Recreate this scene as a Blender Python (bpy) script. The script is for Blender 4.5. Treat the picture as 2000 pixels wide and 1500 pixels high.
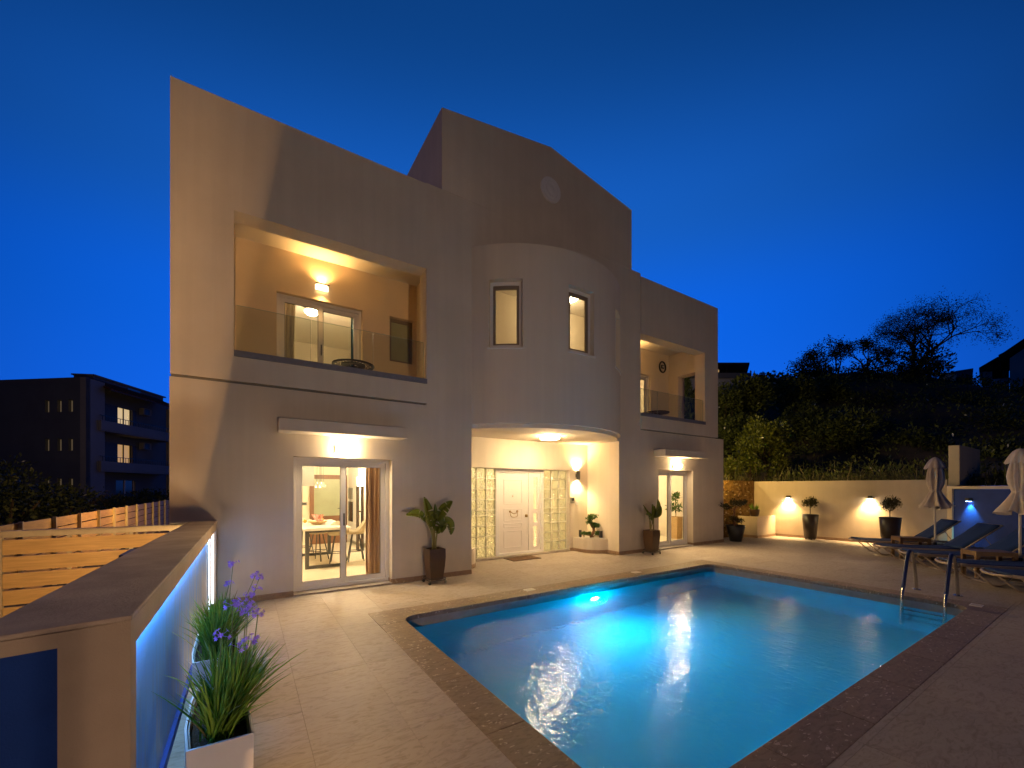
import bpy, bmesh, math, random
from math import sin, cos, pi, radians, sqrt, atan2
from mathutils import Vector, Matrix, Quaternion

S = bpy.context.scene
for o in list(bpy.data.objects):
    bpy.data.objects.remove(o)
C = bpy.data.collections.new('place')
S.collection.children.link(C)

# ------------------------------------------------------------------ camera
cd = bpy.data.cameras.new('camera')
cam = bpy.data.objects.new('camera', cd)
C.objects.link(cam)
cam.location = (0, 0, 1.65)
cam.rotation_euler = (radians(90), 0, radians(-32.884))
cd.sensor_width = 36.0
cd.sensor_fit = 'HORIZONTAL'
cd.lens = 802.15 / 2000 * 36
cd.shift_y = 203.13 / 2000
cd.clip_start = 0.05
cd.clip_end = 600
S.camera = cam

# ------------------------------------------------------------------ sky (blue hour), exposure
GLOW = Vector((0.50, 0.866, 0)).normalized()       # where the sun has gone down
W = bpy.data.worlds.new('World')
S.world = W
W.use_nodes = True
nt = W.node_tree
nt.nodes.clear()
N = nt.nodes.new
L = nt.links.new
tc = N('ShaderNodeTexCoord')
sep = N('ShaderNodeSeparateXYZ')
L(tc.outputs['Generated'], sep.inputs[0])
ramp = N('ShaderNodeValToRGB')
L(sep.outputs['Z'], ramp.inputs[0])
cr = ramp.color_ramp
cr.interpolation = 'EASE'
stops = [(0.0, (0.034, 0.150, 0.72)), (0.16, (0.006, 0.138, 0.88)), (0.34, (0.004, 0.132, 0.82)),
         (0.54, (0.008, 0.118, 0.57)), (0.76, (0.005, 0.072, 0.325)), (1.0, (0.002, 0.024, 0.115))]
cr.elements[0].position = stops[0][0]; cr.elements[0].color = (*stops[0][1], 1)
cr.elements[1].position = stops[-1][0]; cr.elements[1].color = (*stops[-1][1], 1)
for p, c in stops[1:-1]:
    e = cr.elements.new(p); e.color = (*c, 1)
dot = N('ShaderNodeVectorMath'); dot.operation = 'DOT_PRODUCT'
L(tc.outputs['Generated'], dot.inputs[0]); dot.inputs[1].default_value = GLOW
az = N('ShaderNodeMapRange'); az.interpolation_type = 'SMOOTHSTEP'
az.inputs['From Min'].default_value = 0.15; az.inputs['From Max'].default_value = 0.95
az.inputs['To Min'].default_value = 0.066; az.inputs['To Max'].default_value = 1.0
L(dot.outputs['Value'], az.inputs['Value'])
mul = N('ShaderNodeMixRGB'); mul.blend_type = 'MULTIPLY'; mul.inputs[0].default_value = 1
L(ramp.outputs[0], mul.inputs[1]); L(az.outputs[0], mul.inputs[2])
bg = N('ShaderNodeBackground'); bg.inputs[1].default_value = 1.0
L(mul.outputs[0], bg.inputs[0])
wo = N('ShaderNodeOutputWorld'); L(bg.outputs[0], wo.inputs[0])

S.view_settings.view_transform = 'Standard'
S.view_settings.look = 'None'
S.view_settings.exposure = 0.0
S.view_settings.gamma = 1.0
S.view_settings.use_curve_mapping = False
S.render.engine = 'CYCLES'
S.cycles.use_denoising = True
S.cycles.max_bounces = 9
S.cycles.diffuse_bounces = 4
S.cycles.transmission_bounces = 6
S.cycles.transparent_max_bounces = 12
S.cycles.sample_clamp_indirect = 18.0
S.cycles.caustics_reflective = False
S.cycles.caustics_refractive = True
S.cycles.blur_glossy = 0.5

# ------------------------------------------------------------------ materials
def mat(name, col, rough=0.6, metal=0.0, spec=0.5, noise=0.0, nscale=8.0, bump=0.0, bscale=60.0, col2=None, stretch=None):
    m = bpy.data.materials.new(name); m.use_nodes = True
    t = m.node_tree; b = t.nodes['Principled BSDF']
    b.inputs['Base Color'].default_value = (*col, 1)
    b.inputs['Roughness'].default_value = rough
    b.inputs['Metallic'].default_value = metal
    b.inputs['Specular IOR Level'].default_value = spec
    if noise or bump:
        g = t.nodes.new('ShaderNodeTexCoord'); mp = t.nodes.new('ShaderNodeMapping')
        t.links.new(g.outputs['Object'], mp.inputs[0])
        if stretch: mp.inputs['Scale'].default_value = stretch
    if noise:
        n = t.nodes.new('ShaderNodeTexNoise'); n.inputs['Scale'].default_value = nscale
        n.inputs['Detail'].default_value = 6; n.inputs['Roughness'].default_value = 0.6
        t.links.new(mp.outputs[0], n.inputs[0])
        r = t.nodes.new('ShaderNodeValToRGB')
        c2 = col2 or tuple(x * (1 - noise) for x in col)
        r.color_ramp.elements[0].position = 0.32; r.color_ramp.elements[0].color = (*c2, 1)
        r.color_ramp.elements[1].position = 0.68; r.color_ramp.elements[1].color = (*col, 1)
        t.links.new(n.outputs[0], r.inputs[0]); t.links.new(r.outputs[0], b.inputs['Base Color'])
    if bump:
        n2 = t.nodes.new('ShaderNodeTexNoise'); n2.inputs['Scale'].default_value = bscale; n2.inputs['Detail'].default_value = 4
        t.links.new(mp.outputs[0], n2.inputs[0])
        bp = t.nodes.new('ShaderNodeBump'); bp.inputs['Strength'].default_value = bump; bp.inputs['Distance'].default_value = 0.02
        t.links.new(n2.outputs[0], bp.inputs['Height']); t.links.new(bp.outputs[0], b.inputs['Normal'])
    return m

def emis(name, col, strength, base=(0.8, 0.8, 0.8)):
    m = bpy.data.materials.new(name); m.use_nodes = True
    b = m.node_tree.nodes['Principled BSDF']
    b.inputs['Base Color'].default_value = (*base, 1)
    b.inputs['Emission Color'].default_value = (*col, 1)
    b.inputs['Emission Strength'].default_value = strength
    return m

def glass_mat(name, tint=(1, 1, 1), refl=0.06, rough=0.0):
    m = bpy.data.materials.new(name); m.use_nodes = True
    t = m.node_tree; t.nodes.clear()
    o = t.nodes.new('ShaderNodeOutputMaterial'); mx = t.nodes.new('ShaderNodeMixShader')
    tr = t.nodes.new('ShaderNodeBsdfTransparent'); gl = t.nodes.new('ShaderNodeBsdfGlossy')
    tr.inputs[0].default_value = (*tint, 1); gl.inputs['Roughness'].default_value = rough
    lw = t.nodes.new('ShaderNodeFresnel'); lw.inputs[0].default_value = 1.45
    mm = t.nodes.new('ShaderNodeMath'); mm.operation = 'MULTIPLY'; mm.inputs[1].default_value = refl / 0.04
    t.links.new(lw.outputs[0], mm.inputs[0]); t.links.new(mm.outputs[0], mx.inputs[0])
    t.links.new(tr.outputs[0], mx.inputs[1]); t.links.new(gl.outputs[0], mx.inputs[2]); t.links.new(mx.outputs[0], o.inputs[0])
    return m

def leaf_mat(name, cols, rough=0.45, trans=0.25):
    m = bpy.data.materials.new(name); m.use_nodes = True
    t = m.node_tree; b = t.nodes['Principled BSDF']
    g = t.nodes.new('ShaderNodeNewGeometry'); r = t.nodes.new('ShaderNodeValToRGB')
    els = r.color_ramp.elements
    for i, c in enumerate(cols):
        p = i / (len(cols) - 1)
        e = els[0] if i == 0 else els[1] if i == len(cols) - 1 else els.new(p)
        e.position = p; e.color = (*c, 1)
    t.links.new(g.outputs['Random Per Island'], r.inputs[0])
    t.links.new(r.outputs[0], b.inputs['Base Color'])
    b.inputs['Roughness'].default_value = rough
    b.inputs['Specular IOR Level'].default_value = 0.3
    if trans:
        o = t.nodes['Material Output']; tl = t.nodes.new('ShaderNodeBsdfTranslucent'); mx = t.nodes.new('ShaderNodeMixShader')
        mx.inputs[0].default_value = trans
        t.links.new(r.outputs[0], tl.inputs[0])
        t.links.new(b.outputs[0], mx.inputs[1]); t.links.new(tl.outputs[0], mx.inputs[2]); t.links.new(mx.outputs[0], o.inputs[0])
    return m

def stone_mat(name, base, dark, chip, chipscale=9, chipamt=0.13, rough=0.45, dash=0.7, per_object=0.05, chipmix=0.6):
    """warm limestone: soft clouds, short dark dashes lying along x, pale shell chips"""
    m = bpy.data.materials.new(name); m.use_nodes = True
    t = m.node_tree; b = t.nodes['Principled BSDF']; n = t.nodes.new; l = t.links.new
    geo = n('ShaderNodeNewGeometry'); oi = n('ShaderNodeObjectInfo')
    off = n('ShaderNodeVectorMath'); off.operation = 'MULTIPLY_ADD'
    cmb = n('ShaderNodeCombineXYZ')
    for k in range(3): l(oi.outputs['Random'], cmb.inputs[k])
    l(cmb.outputs[0], off.inputs[0]); off.inputs[1].default_value = (17, 29, 11); l(geo.outputs['Position'], off.inputs[2])
    cl = n('ShaderNodeTexNoise'); cl.inputs['Scale'].default_value = 2.6; cl.inputs['Detail'].default_value = 8; cl.inputs['Roughness'].default_value = 0.65
    l(off.outputs[0], cl.inputs[0])
    mp = n('ShaderNodeMapping'); mp.inputs['Scale'].default_value = (7, 20, 8); mp.inputs['Rotation'].default_value = (0, 0, 0.45)
    l(off.outputs[0], mp.inputs[0])
    ds = n('ShaderNodeTexNoise'); ds.inputs['Scale'].default_value = 1.0; ds.inputs['Detail'].default_value = 5; ds.inputs['Roughness'].default_value = 0.7
    ds.inputs['Distortion'].default_value = 1.4
    l(mp.outputs[0], ds.inputs[0])
    r1 = n('ShaderNodeValToRGB'); r1.color_ramp.elements[0].position = 0.47; r1.color_ramp.elements[1].position = 0.66
    l(ds.outputs[0], r1.inputs[0])
    vo = n('ShaderNodeTexVoronoi'); vo.inputs['Scale'].default_value = chipscale; vo.inputs['Randomness'].default_value = 1
    mp2 = n('ShaderNodeMapping'); mp2.inputs['Scale'].default_value = (1, 1.7, 1); mp2.inputs['Rotation'].default_value = (0, 0, 0.5)
    l(off.outputs[0], mp2.inputs[0])
    wob = n('ShaderNodeTexNoise'); wob.inputs['Scale'].default_value = 14; wob.inputs['Detail'].default_value = 4
    l(mp2.outputs[0], wob.inputs[0])
    ad = n('ShaderNodeVectorMath'); ad.operation = 'MULTIPLY_ADD'; ad.inputs[1].default_value = (0.16, 0.16, 0.16)
    l(wob.outputs['Color'], ad.inputs[0]); l(mp2.outputs[0], ad.inputs[2]); l(ad.outputs[0], vo.inputs[0])
    sx = n('ShaderNodeSeparateColor'); l(vo.outputs['Color'], sx.inputs[0])
    siz = n('ShaderNodeMath'); siz.operation = 'MULTIPLY'; siz.inputs[1].default_value = 0.42; l(sx.outputs[0], siz.inputs[0])
    pick = n('ShaderNodeMath'); pick.operation = 'LESS_THAN'; pick.inputs[1].default_value = chipamt * 2; l(sx.outputs[1], pick.inputs[0])
    ins = n('ShaderNodeMath'); ins.operation = 'LESS_THAN'; l(vo.outputs['Distance'], ins.inputs[0]); l(siz.outputs[0], ins.inputs[1])
    ch = n('ShaderNodeMath'); ch.operation = 'MULTIPLY'; l(pick.outputs[0], ch.inputs[0]); l(ins.outputs[0], ch.inputs[1])
    mx0 = n('ShaderNodeMixRGB'); mx0.inputs[1].default_value = (*[x * 0.86 for x in base], 1); mx0.inputs[2].default_value = (*base, 1)
    l(cl.outputs[0], mx0.inputs[0])
    mx1 = n('ShaderNodeMixRGB'); mx1.inputs[2].default_value = (*dark, 1); l(mx0.outputs[0], mx1.inputs[1])
    dd = n('ShaderNodeMath'); dd.operation = 'MULTIPLY'; dd.inputs[1].default_value = dash; l(r1.outputs[0], dd.inputs[0]); l(dd.outputs[0], mx1.inputs[0])
    mx2 = n('ShaderNodeMixRGB'); mx2.inputs[2].default_value = (*chip, 1); l(mx1.outputs[0], mx2.inputs[1])
    cm = n('ShaderNodeMath'); cm.operation = 'MULTIPLY'; cm.inputs[1].default_value = chipmix; l(ch.outputs[0], cm.inputs[0]); l(cm.outputs[0], mx2.inputs[0])
    hs = n('ShaderNodeHueSaturation'); l(mx2.outputs[0], hs.inputs['Color'])
    mr = n('ShaderNodeMapRange'); mr.inputs['To Min'].default_value = 1 - per_object; mr.inputs['To Max'].default_value = 1 + per_object
    l(oi.outputs['Random'], mr.inputs['Value']); l(mr.outputs[0], hs.inputs['Value'])
    l(hs.outputs[0], b.inputs['Base Color'])
    rr = n('ShaderNodeMapRange'); rr.inputs['To Min'].default_value = rough - 0.08; rr.inputs['To Max'].default_value = rough + 0.12
    l(cl.outputs[0], rr.inputs['Value']); l(rr.outputs[0], b.inputs['Roughness'])
    bp = n('ShaderNodeBump'); bp.inputs['Strength'].default_value = 0.12; bp.inputs['Distance'].default_value = 0.006
    l(ds.outputs[0], bp.inputs['Height']); l(bp.outputs[0], b.inputs['Normal'])
    b.inputs['Specular IOR Level'].default_value = 0.18
    return m

WARM = (1.0, 0.62, 0.24)
WARM2 = (1.0, 0.67, 0.28)
M = {}
M['plaster'] = mat('warm_white_plaster', (0.72, 0.625, 0.50), 0.85, spec=0.2, noise=0.10, nscale=1.1, bump=0.18, bscale=140)
M['bay'] = mat('white_bay_plaster', (0.72, 0.635, 0.52), 0.85, spec=0.2, noise=0.06, nscale=0.9, bump=0.15, bscale=140)
M['balconywall'] = mat('ochre_cream_wall', (0.73, 0.59, 0.41), 0.8, spec=0.2, noise=0.05, nscale=2)
M['inner'] = mat('cream_wall_paint', (0.78, 0.68, 0.52), 0.8, spec=0.2, noise=0.03, nscale=2)
M['ceil'] = mat('white_ceiling_paint', (0.8, 0.74, 0.64), 0.8, spec=0.2)
M['boundary'] = mat('beige_wall_plaster', (0.46, 0.345, 0.265), 0.85, spec=0.2, noise=0.14, nscale=2.5, bump=0.25, bscale=160)
M['cap'] = mat('weathered_wall_cap', (0.48, 0.37, 0.30), 0.8, spec=0.2, noise=0.35, nscale=3.5, bump=0.2, bscale=90)
M['garden'] = mat('cream_garden_wall', (0.64, 0.53, 0.40), 0.85, spec=0.2, noise=0.08, nscale=3.0, bump=0.2, bscale=120)
M['bluewall'] = mat('cobalt_wall_paint', (0.022, 0.055, 0.27), 0.7, spec=0.3, noise=0.25, nscale=4, bump=0.2, bscale=120)
M['darkblue'] = mat('deep_blue_panel_paint', (0.004, 0.040, 0.26), 0.7, spec=0.2, noise=0.2, nscale=3, bump=0.2, bscale=160)
M['sill'] = mat('grey_stone_sill', (0.20, 0.20, 0.24), 0.5, noise=0.2, nscale=14)
M['upvc'] = mat('white_frame', (0.74, 0.70, 0.66), 0.35, noise=0.04, nscale=3)
M['gasket_shade'] = mat('grey_gasket_and_shade', (0.16, 0.15, 0.14), 0.5)
M['pane'] = glass_mat('window_glass', (0.96, 0.97, 0.95), 0.05)
M['rail'] = glass_mat('balustrade_glass', (0.80, 0.84, 0.78), 0.07)
M['railedge'] = mat('glass_edge', (0.35, 0.42, 0.34), 0.2)
M['white'] = mat('white_paint', (0.80, 0.77, 0.74), 0.45, noise=0.04, nscale=4)
M['door'] = mat('white_lacquer_door', (0.82, 0.76, 0.72), 0.4, noise=0.02, nscale=2)
M['brass'] = mat('aged_brass', (0.45, 0.28, 0.09), 0.35, metal=0.9, noise=0.3, nscale=30)
M['steel'] = mat('stainless_steel', (0.62, 0.60, 0.56), 0.16, metal=1.0, noise=0.1, nscale=20)
M['bluesleeve'] = mat('navy_rail_sleeve', (0.008, 0.018, 0.085), 0.35)
M['black'] = mat('black_metal', (0.018, 0.017, 0.017), 0.45)
M['darkgrey'] = mat('dark_grey_metal', (0.06, 0.058, 0.055), 0.5, noise=0.2, nscale=12)
M['pot'] = mat('bronze_brown_planter', (0.085, 0.045, 0.022), 0.32, noise=0.25, nscale=5)
M['potdark'] = mat('dark_brown_planter', (0.035, 0.022, 0.014), 0.4, noise=0.25, nscale=6)
M['trough'] = mat('white_trough_plastic', (0.72, 0.68, 0.72), 0.4, noise=0.06, nscale=5, bump=0.05, bscale=30)
M['soil'] = mat('potting_soil', (0.055, 0.028, 0.013), 0.95, noise=0.6, nscale=40, bump=0.8, bscale=70)
M['pebble'] = mat('white_pebbles', (0.75, 0.70, 0.62), 0.6, noise=0.35, nscale=60, bump=0.8, bscale=50)
M['mat'] = mat('brown_coir_mat', (0.13, 0.065, 0.03), 0.95, noise=0.4, nscale=90, bump=0.6, bscale=200)
M['teak'] = mat('teak_wood', (0.22, 0.125, 0.055), 0.55, noise=0.4, nscale=6, stretch=(1, 12, 12), bump=0.15, bscale=30)
M['larch'] = mat('oiled_fence_wood', (0.52, 0.32, 0.12), 0.6, noise=0.3, nscale=3, stretch=(1, 1, 14), bump=0.2, bscale=14)
M['galv'] = mat('galvanised_channel', (0.44, 0.36, 0.24), 0.45, metal=0.1, noise=0.2, nscale=6)
M['sling'] = mat('navy_sling_fabric', (0.003, 0.030, 0.115), 0.75, noise=0.25, nscale=60, bump=0.2, bscale=300)
M['alu'] = mat('champagne_aluminium', (0.42, 0.33, 0.25), 0.45, metal=0.25, noise=0.08, nscale=10)
M['canvas'] = mat('off_white_canvas', (0.66, 0.56, 0.48), 0.9, spec=0.1, noise=0.12, nscale=12, bump=0.25, bscale=240)
M['pole'] = mat('white_parasol_pole', (0.66, 0.6, 0.55), 0.4)
M['curtain'] = mat('brown_curtain', (0.48, 0.30, 0.18), 0.9, noise=0.3, nscale=3, stretch=(14, 14, 0.3))
M['voile'] = mat('cream_voile', (0.75, 0.62, 0.42), 0.9, noise=0.1, nscale=3, stretch=(10, 10, 0.3))
M['tealcurtain'] = mat('teal_curtain', (0.03, 0.16, 0.21), 0.9, noise=0.3, nscale=3, stretch=(14, 14, 0.3))
M['wood'] = mat('brown_door_wood', (0.22, 0.10, 0.045), 0.5, noise=0.3, nscale=4, stretch=(8, 8, 1))
M['frost'] = mat('frosted_door_glass', (0.36, 0.38, 0.24), 0.35, noise=0.12, nscale=3)
M['taupe'] = mat('taupe_stool_shell', (0.42, 0.34, 0.22), 0.6)
M['tabletop'] = mat('pale_table_top', (0.66, 0.60, 0.52), 0.3, noise=0.08, nscale=8)
M['hood'] = mat('brushed_hood_steel', (0.30, 0.29, 0.25), 0.35, metal=0.4)
M['intfloor'] = mat('cream_floor_tile', (0.74, 0.66, 0.50), 0.22, noise=0.06, nscale=4)
M['oven'] = mat('black_oven_glass', (0.03, 0.028, 0.025), 0.15)
M['orange'] = mat('orange_fruit', (0.75, 0.30, 0.02), 0.5, noise=0.1, nscale=20)
M['pink'] = mat('pink_wrapping', (0.70, 0.30, 0.24), 0.6, noise=0.4, nscale=18)
M['bowl'] = mat('wicker_bowl', (0.55, 0.36, 0.16), 0.7, noise=0.4, nscale=40)
M['asphalt'] = mat('dark_soil_ground', (0.030, 0.022, 0.014), 0.95, noise=0.5, nscale=1.5, bump=0.6, bscale=6)
M['hillsoil'] = mat('dry_hill_soil', (0.055, 0.030, 0.015), 0.95, noise=0.6, nscale=1.2, bump=0.9, bscale=4, col2=(0.018, 0.018, 0.007))
M['aptwall'] = mat('grey_apartment_render', (0.14, 0.15, 0.18), 0.9, spec=0.1, noise=0.15, nscale=0.6)
M['aptlight'] = mat('pale_apartment_render', (0.25, 0.25, 0.28), 0.9, spec=0.1, noise=0.15, nscale=0.6)
M['rooftile'] = mat('dark_red_roof_tiles', (0.10, 0.035, 0.022), 0.85, noise=0.3, nscale=4, bump=0.7, bscale=5)
M['shutter'] = mat('dark_brown_shutter', (0.05, 0.03, 0.02), 0.6)
M['farwall'] = mat('far_house_render', (0.80, 0.75, 0.74), 0.9, spec=0.1, noise=0.15, nscale=0.8)
M['darkglass'] = mat('dark_window_glass', (0.02, 0.025, 0.035), 0.08)
M['bark'] = mat('rough_bark', (0.055, 0.036, 0.022), 0.9, noise=0.5, nscale=14, bump=0.8, bscale=30)
M['bonsaibark'] = mat('pale_bonsai_bark', (0.26, 0.13, 0.06), 0.85, noise=0.4, nscale=20, bump=0.6, bscale=40)
M['stalk'] = mat('green_stalk', (0.16, 0.20, 0.06), 0.6)
M['leafstem'] = mat('yellow_green_stem', (0.26, 0.22, 0.05), 0.5, noise=0.3, nscale=6, stretch=(1, 1, 0.2))
M['flower'] = leaf_mat('violet_petals', [(0.34, 0.18, 0.85), (0.46, 0.28, 0.95), (0.56, 0.38, 0.95)], 0.6, 0.3)
M['blade'] = leaf_mat('garlic_blades', [(0.05, 0.17, 0.014), (0.10, 0.29, 0.02), (0.18, 0.40, 0.03), (0.30, 0.45, 0.06)], 0.35, 0.3)
M['drygrass'] = leaf_mat('dry_blades', [(0.30, 0.14, 0.03), (0.22, 0.20, 0.04)], 0.6, 0.15)
M['banana'] = leaf_mat('broad_leaf', [(0.045, 0.085, 0.010), (0.085, 0.13, 0.015), (0.17, 0.18, 0.025)], 0.38, 0.35)
M['frame_brown'] = mat('taupe_window_frame', (0.24, 0.19, 0.14), 0.45)
M['hedge'] = leaf_mat('lit_hillside_leaves', [(0.022, 0.036, 0.008), (0.05, 0.078, 0.014), (0.085, 0.115, 0.02), (0.13, 0.15, 0.03)], 0.55, 0.25)  # leaf colour brightened for the part of the slope that is lit
M['shadehedge'] = leaf_mat('shaded_leaves', [(0.010, 0.017, 0.006), (0.022, 0.034, 0.010), (0.040, 0.052, 0.014)], 0.6, 0.15)  # leaf colour darkened for plants that stand unlit
M['citrus'] = leaf_mat('citrus_leaves', [(0.045, 0.065, 0.008), (0.09, 0.115, 0.012), (0.15, 0.16, 0.02)], 0.4, 0.3)
M['topi'] = leaf_mat('topiary_leaves', [(0.022, 0.026, 0.008), (0.05, 0.05, 0.014), (0.085, 0.07, 0.02)], 0.5, 0.15)
M['bonsai'] = leaf_mat('bonsai_leaves', [(0.025, 0.07, 0.01), (0.06, 0.14, 0.02), (0.10, 0.19, 0.03)], 0.4, 0.2)
M['weed'] = leaf_mat('weed_stems', [(0.06, 0.085, 0.02), (0.11, 0.12, 0.03), (0.22, 0.18, 0.07)], 0.7, 0.25)
M['tile'] = stone_mat('beige_limestone', (0.385, 0.325, 0.285), (0.20, 0.155, 0.125), (0.47, 0.40, 0.35), 14, 0.05, 0.58, 0.62, 0.06, 0.3)
M['coping'] = stone_mat('grey_brown_breccia', (0.245, 0.18, 0.135), (0.12, 0.082, 0.06), (0.48, 0.39, 0.33), 22, 0.24, 0.5, 0.7, 0.05, 0.75)
M['skirt'] = stone_mat('brown_marble_skirting', (0.34, 0.225, 0.145), (0.18, 0.11, 0.07), (0.48, 0.38, 0.3), 16, 0.10, 0.4, 0.6)
M['grout'] = mat('brown_grout', (0.20, 0.15, 0.105), 0.9)

def cladding_mat():
    m = mat('ochre_stone_cladding', (0.30, 0.175, 0.05), 0.9, spec=0.2, noise=0.5, nscale=7, bump=0.9, bscale=20, col2=(0.13, 0.07, 0.016))
    return m
M['clad'] = cladding_mat()
M['cladchip'] = mat('pale_flint_chip', (0.50, 0.36, 0.15), 0.5, noise=0.3, nscale=20)

def glow(name, col, s): M[name] = emis(name, col, s)
glow('lampwarm', (1.0, 0.76, 0.44), 130)
glow('lampentry', (1.0, 0.74, 0.40), 190)
glow('lampsoft', (1.0, 0.78, 0.46), 18)
glow('shade_glow', (1.0, 0.74, 0.38), 4.5)
glow('lens', (1.0, 0.82, 0.52), 260)
glow('bluelens', (0.35, 0.62, 1.0), 22)
glow('whitestrip', (0.93, 0.95, 1.0), 3.0)
glow('bluestrip', (0.10, 0.36, 1.0), 3.6)
glow('poolbulb', (0.22, 0.80, 1.0), 30)
glow('farlit', (1.0, 0.72, 0.34), 0.62)
glow('farlit_dim', (1.0, 0.56, 0.16), 0.42)
glow('reveal_glow', (1.0, 0.70, 0.30), 0.07)
glow('farspot', (1.0, 0.80, 0.30), 2.2)

# ------------------------------------------------------------------ mesh helper
class MB:
    def __init__(self):
        self.v = []; self.f = []; self.mi = []; self.cur = 0
    def add(self, vs, fs):
        o = len(self.v)
        self.v += [tuple(p) for p in vs]
        self.f += [tuple(i + o for i in f) for f in fs]
        self.mi += [self.cur] * len(fs)
        return self
    def box(self, x0, x1, y0, y1, z0, z1):
        return self.add([(x0, y0, z0), (x1, y0, z0), (x1, y1, z0), (x0, y1, z0), (x0, y0, z1), (x1, y0, z1), (x1, y1, z1), (x0, y1, z1)],
                        [(0, 3, 2, 1), (4, 5, 6, 7), (0, 1, 5, 4), (1, 2, 6, 5), (2, 3, 7, 6), (3, 0, 4, 7)])
    def obox(self, c, ux, uy, hx, hy, z0, z1):
        """box about c=(x,y); unit axes ux, uy in plan"""
        P = lambda a, b, z: (c[0] + ux[0] * a + uy[0] * b, c[1] + ux[1] * a + uy[1] * b, z)
        q = [(-hx, -hy), (hx, -hy), (hx, hy), (-hx, hy)]
        return self.add([P(a, b, z0) for a, b in q] + [P(a, b, z1) for a, b in q],
                        [(0, 3, 2, 1), (4, 5, 6, 7), (0, 1, 5, 4), (1, 2, 6, 5), (2, 3, 7, 6), (3, 0, 4, 7)])
    def prism(self, poly, z0, z1):
        n = len(poly)
        return self.add([(x, y, z0) for x, y in poly] + [(x, y, z1) for x, y in poly],
                        [tuple(range(n))[::-1], tuple(range(n, 2 * n))] + [(i, (i + 1) % n, n + (i + 1) % n, n + i) for i in range(n)])
    def prism_y(self, poly, y0, y1):
        """polygon in x,z pushed along y"""
        n = len(poly)
        return self.add([(x, y0, z) for x, z in poly] + [(x, y1, z) for x, z in poly],
                        [tuple(range(n)), tuple(range(n, 2 * n))[::-1]] + [(i, n + i, n + (i + 1) % n, (i + 1) % n) for i in range(n)])
    def cells(self, us, zs, solid, pt0, pt1):
        """wall of cells; pt0(u,z), pt1(u,z) give front and back points; only outside faces are made"""
        nu, nz = len(us) - 1, len(zs) - 1
        ok = lambda i, k: 0 <= i < nu and 0 <= k < nz and solid((us[i] + us[i + 1]) / 2, (zs[k] + zs[k + 1]) / 2)
        idx = {}
        def vid(i, k, s):
            key = (i, k, s)
            if key not in idx:
                idx[key] = len(self.v); self.v.append(tuple((pt1 if s else pt0)(us[i], zs[k])))
            return idx[key]
        for i in range(nu):
            for k in range(nz):
                if not ok(i, k): continue
                a = [(i, k), (i + 1, k), (i + 1, k + 1), (i, k + 1)]
                F = [vid(*p, 0) for p in a]; B = [vid(*p, 1) for p in a]
                new = [tuple(F), tuple(B[::-1])]
                for (di, dk), e in {(0, -1): (0, 1), (1, 0): (1, 2), (0, 1): (2, 3), (-1, 0): (3, 0)}.items():
                    if not ok(i + di, k + dk):
                        new.append((F[e[1]], F[e[0]], B[e[0]], B[e[1]]))
                self.f += new; self.mi += [self.cur] * len(new)
        return self
    def wallx(self, xs, zs, holes, y0, y1):
        """wall facing -y with rectangular holes (x0,x1,z0,z1)"""
        xs = sorted(set(xs) | {h[0] for h in holes} | {h[1] for h in holes}); zs = sorted(set(zs) | {h[2] for h in holes} | {h[3] for h in holes})
        return self.cells(xs, zs, lambda x, z: not any(h[0] < x < h[1] and h[2] < z < h[3] for h in holes), lambda x, z: (x, y0, z), lambda x, z: (x, y1, z))
    def wally(self, ys, zs, holes, x0, x1):
        ys = sorted(set(ys) | {h[0] for h in holes} | {h[1] for h in holes}); zs = sorted(set(zs) | {h[2] for h in holes} | {h[3] for h in holes})
        return self.cells(ys, zs, lambda y, z: not any(h[0] < y < h[1] and h[2] < z < h[3] for h in holes), lambda y, z: (x0, y, z), lambda y, z: (x1, y, z))
    def frame(self, x0, x1, z0, z1, w, y0, y1):
        return self.wallx([x0, x1], [z0, z1], [(x0 + w, x1 - w, z0 + w, z1 - w)], y0, y1)
    def tube(self, pts, r, n=8, cap=True):
        pts = [Vector(p) for p in pts]; k = len(pts)
        rs = r if isinstance(r, (list, tuple)) else [r] * k
        o = len(self.v); up = None
        for i, p in enumerate(pts):
            d = ((pts[min(i + 1, k - 1)] - p).normalized() + (p - pts[max(i - 1, 0)]).normalized())
            d = d.normalized() if d.length > 1e-6 else Vector((0, 0, 1))
            if up is None:
                up = Vector((0, 0, 1)) if abs(d.z) < 0.9 else Vector((1, 0, 0))
            u = (up - d * up.dot(d)).normalized(); w = d.cross(u); up = u
            for j in range(n):
                a = 2 * pi * j / n
                self.v.append(tuple(p + (u * cos(a) + w * sin(a)) * rs[i]))
        nf = []
        for i in range(k - 1):
            for j in range(n):
                a = o + i * n + j; b = o + i * n + (j + 1) % n
                nf.append((a, b, b + n, a + n))
        if cap:
            nf.append(tuple(o + j for j in range(n))[::-1]); nf.append(tuple(o + (k - 1) * n + j for j in range(n)))
        self.f += nf; self.mi += [self.cur] * len(nf)
        return self
    def lathe(self, prof, n=20, c=(0, 0), cap0=True, cap1=True):
        """profile of (radius, z)"""
        o = len(self.v)
        for r, z in prof:
            for j in range(n):
                a = 2 * pi * j / n
                self.v.append((c[0] + r * cos(a), c[1] + r * sin(a), z))
        nf = []
        for i in range(len(prof) - 1):
            for j in range(n):
                a = o + i * n + j; b = o + i * n + (j + 1) % n
                nf.append((a, b, b + n, a + n))
        if cap0: nf.append(tuple(o + j for j in range(n))[::-1])
        if cap1: nf.append(tuple(o + (len(prof) - 1) * n + j for j in range(n)))
        self.f += nf; self.mi += [self.cur] * len(nf)
        return self
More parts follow.
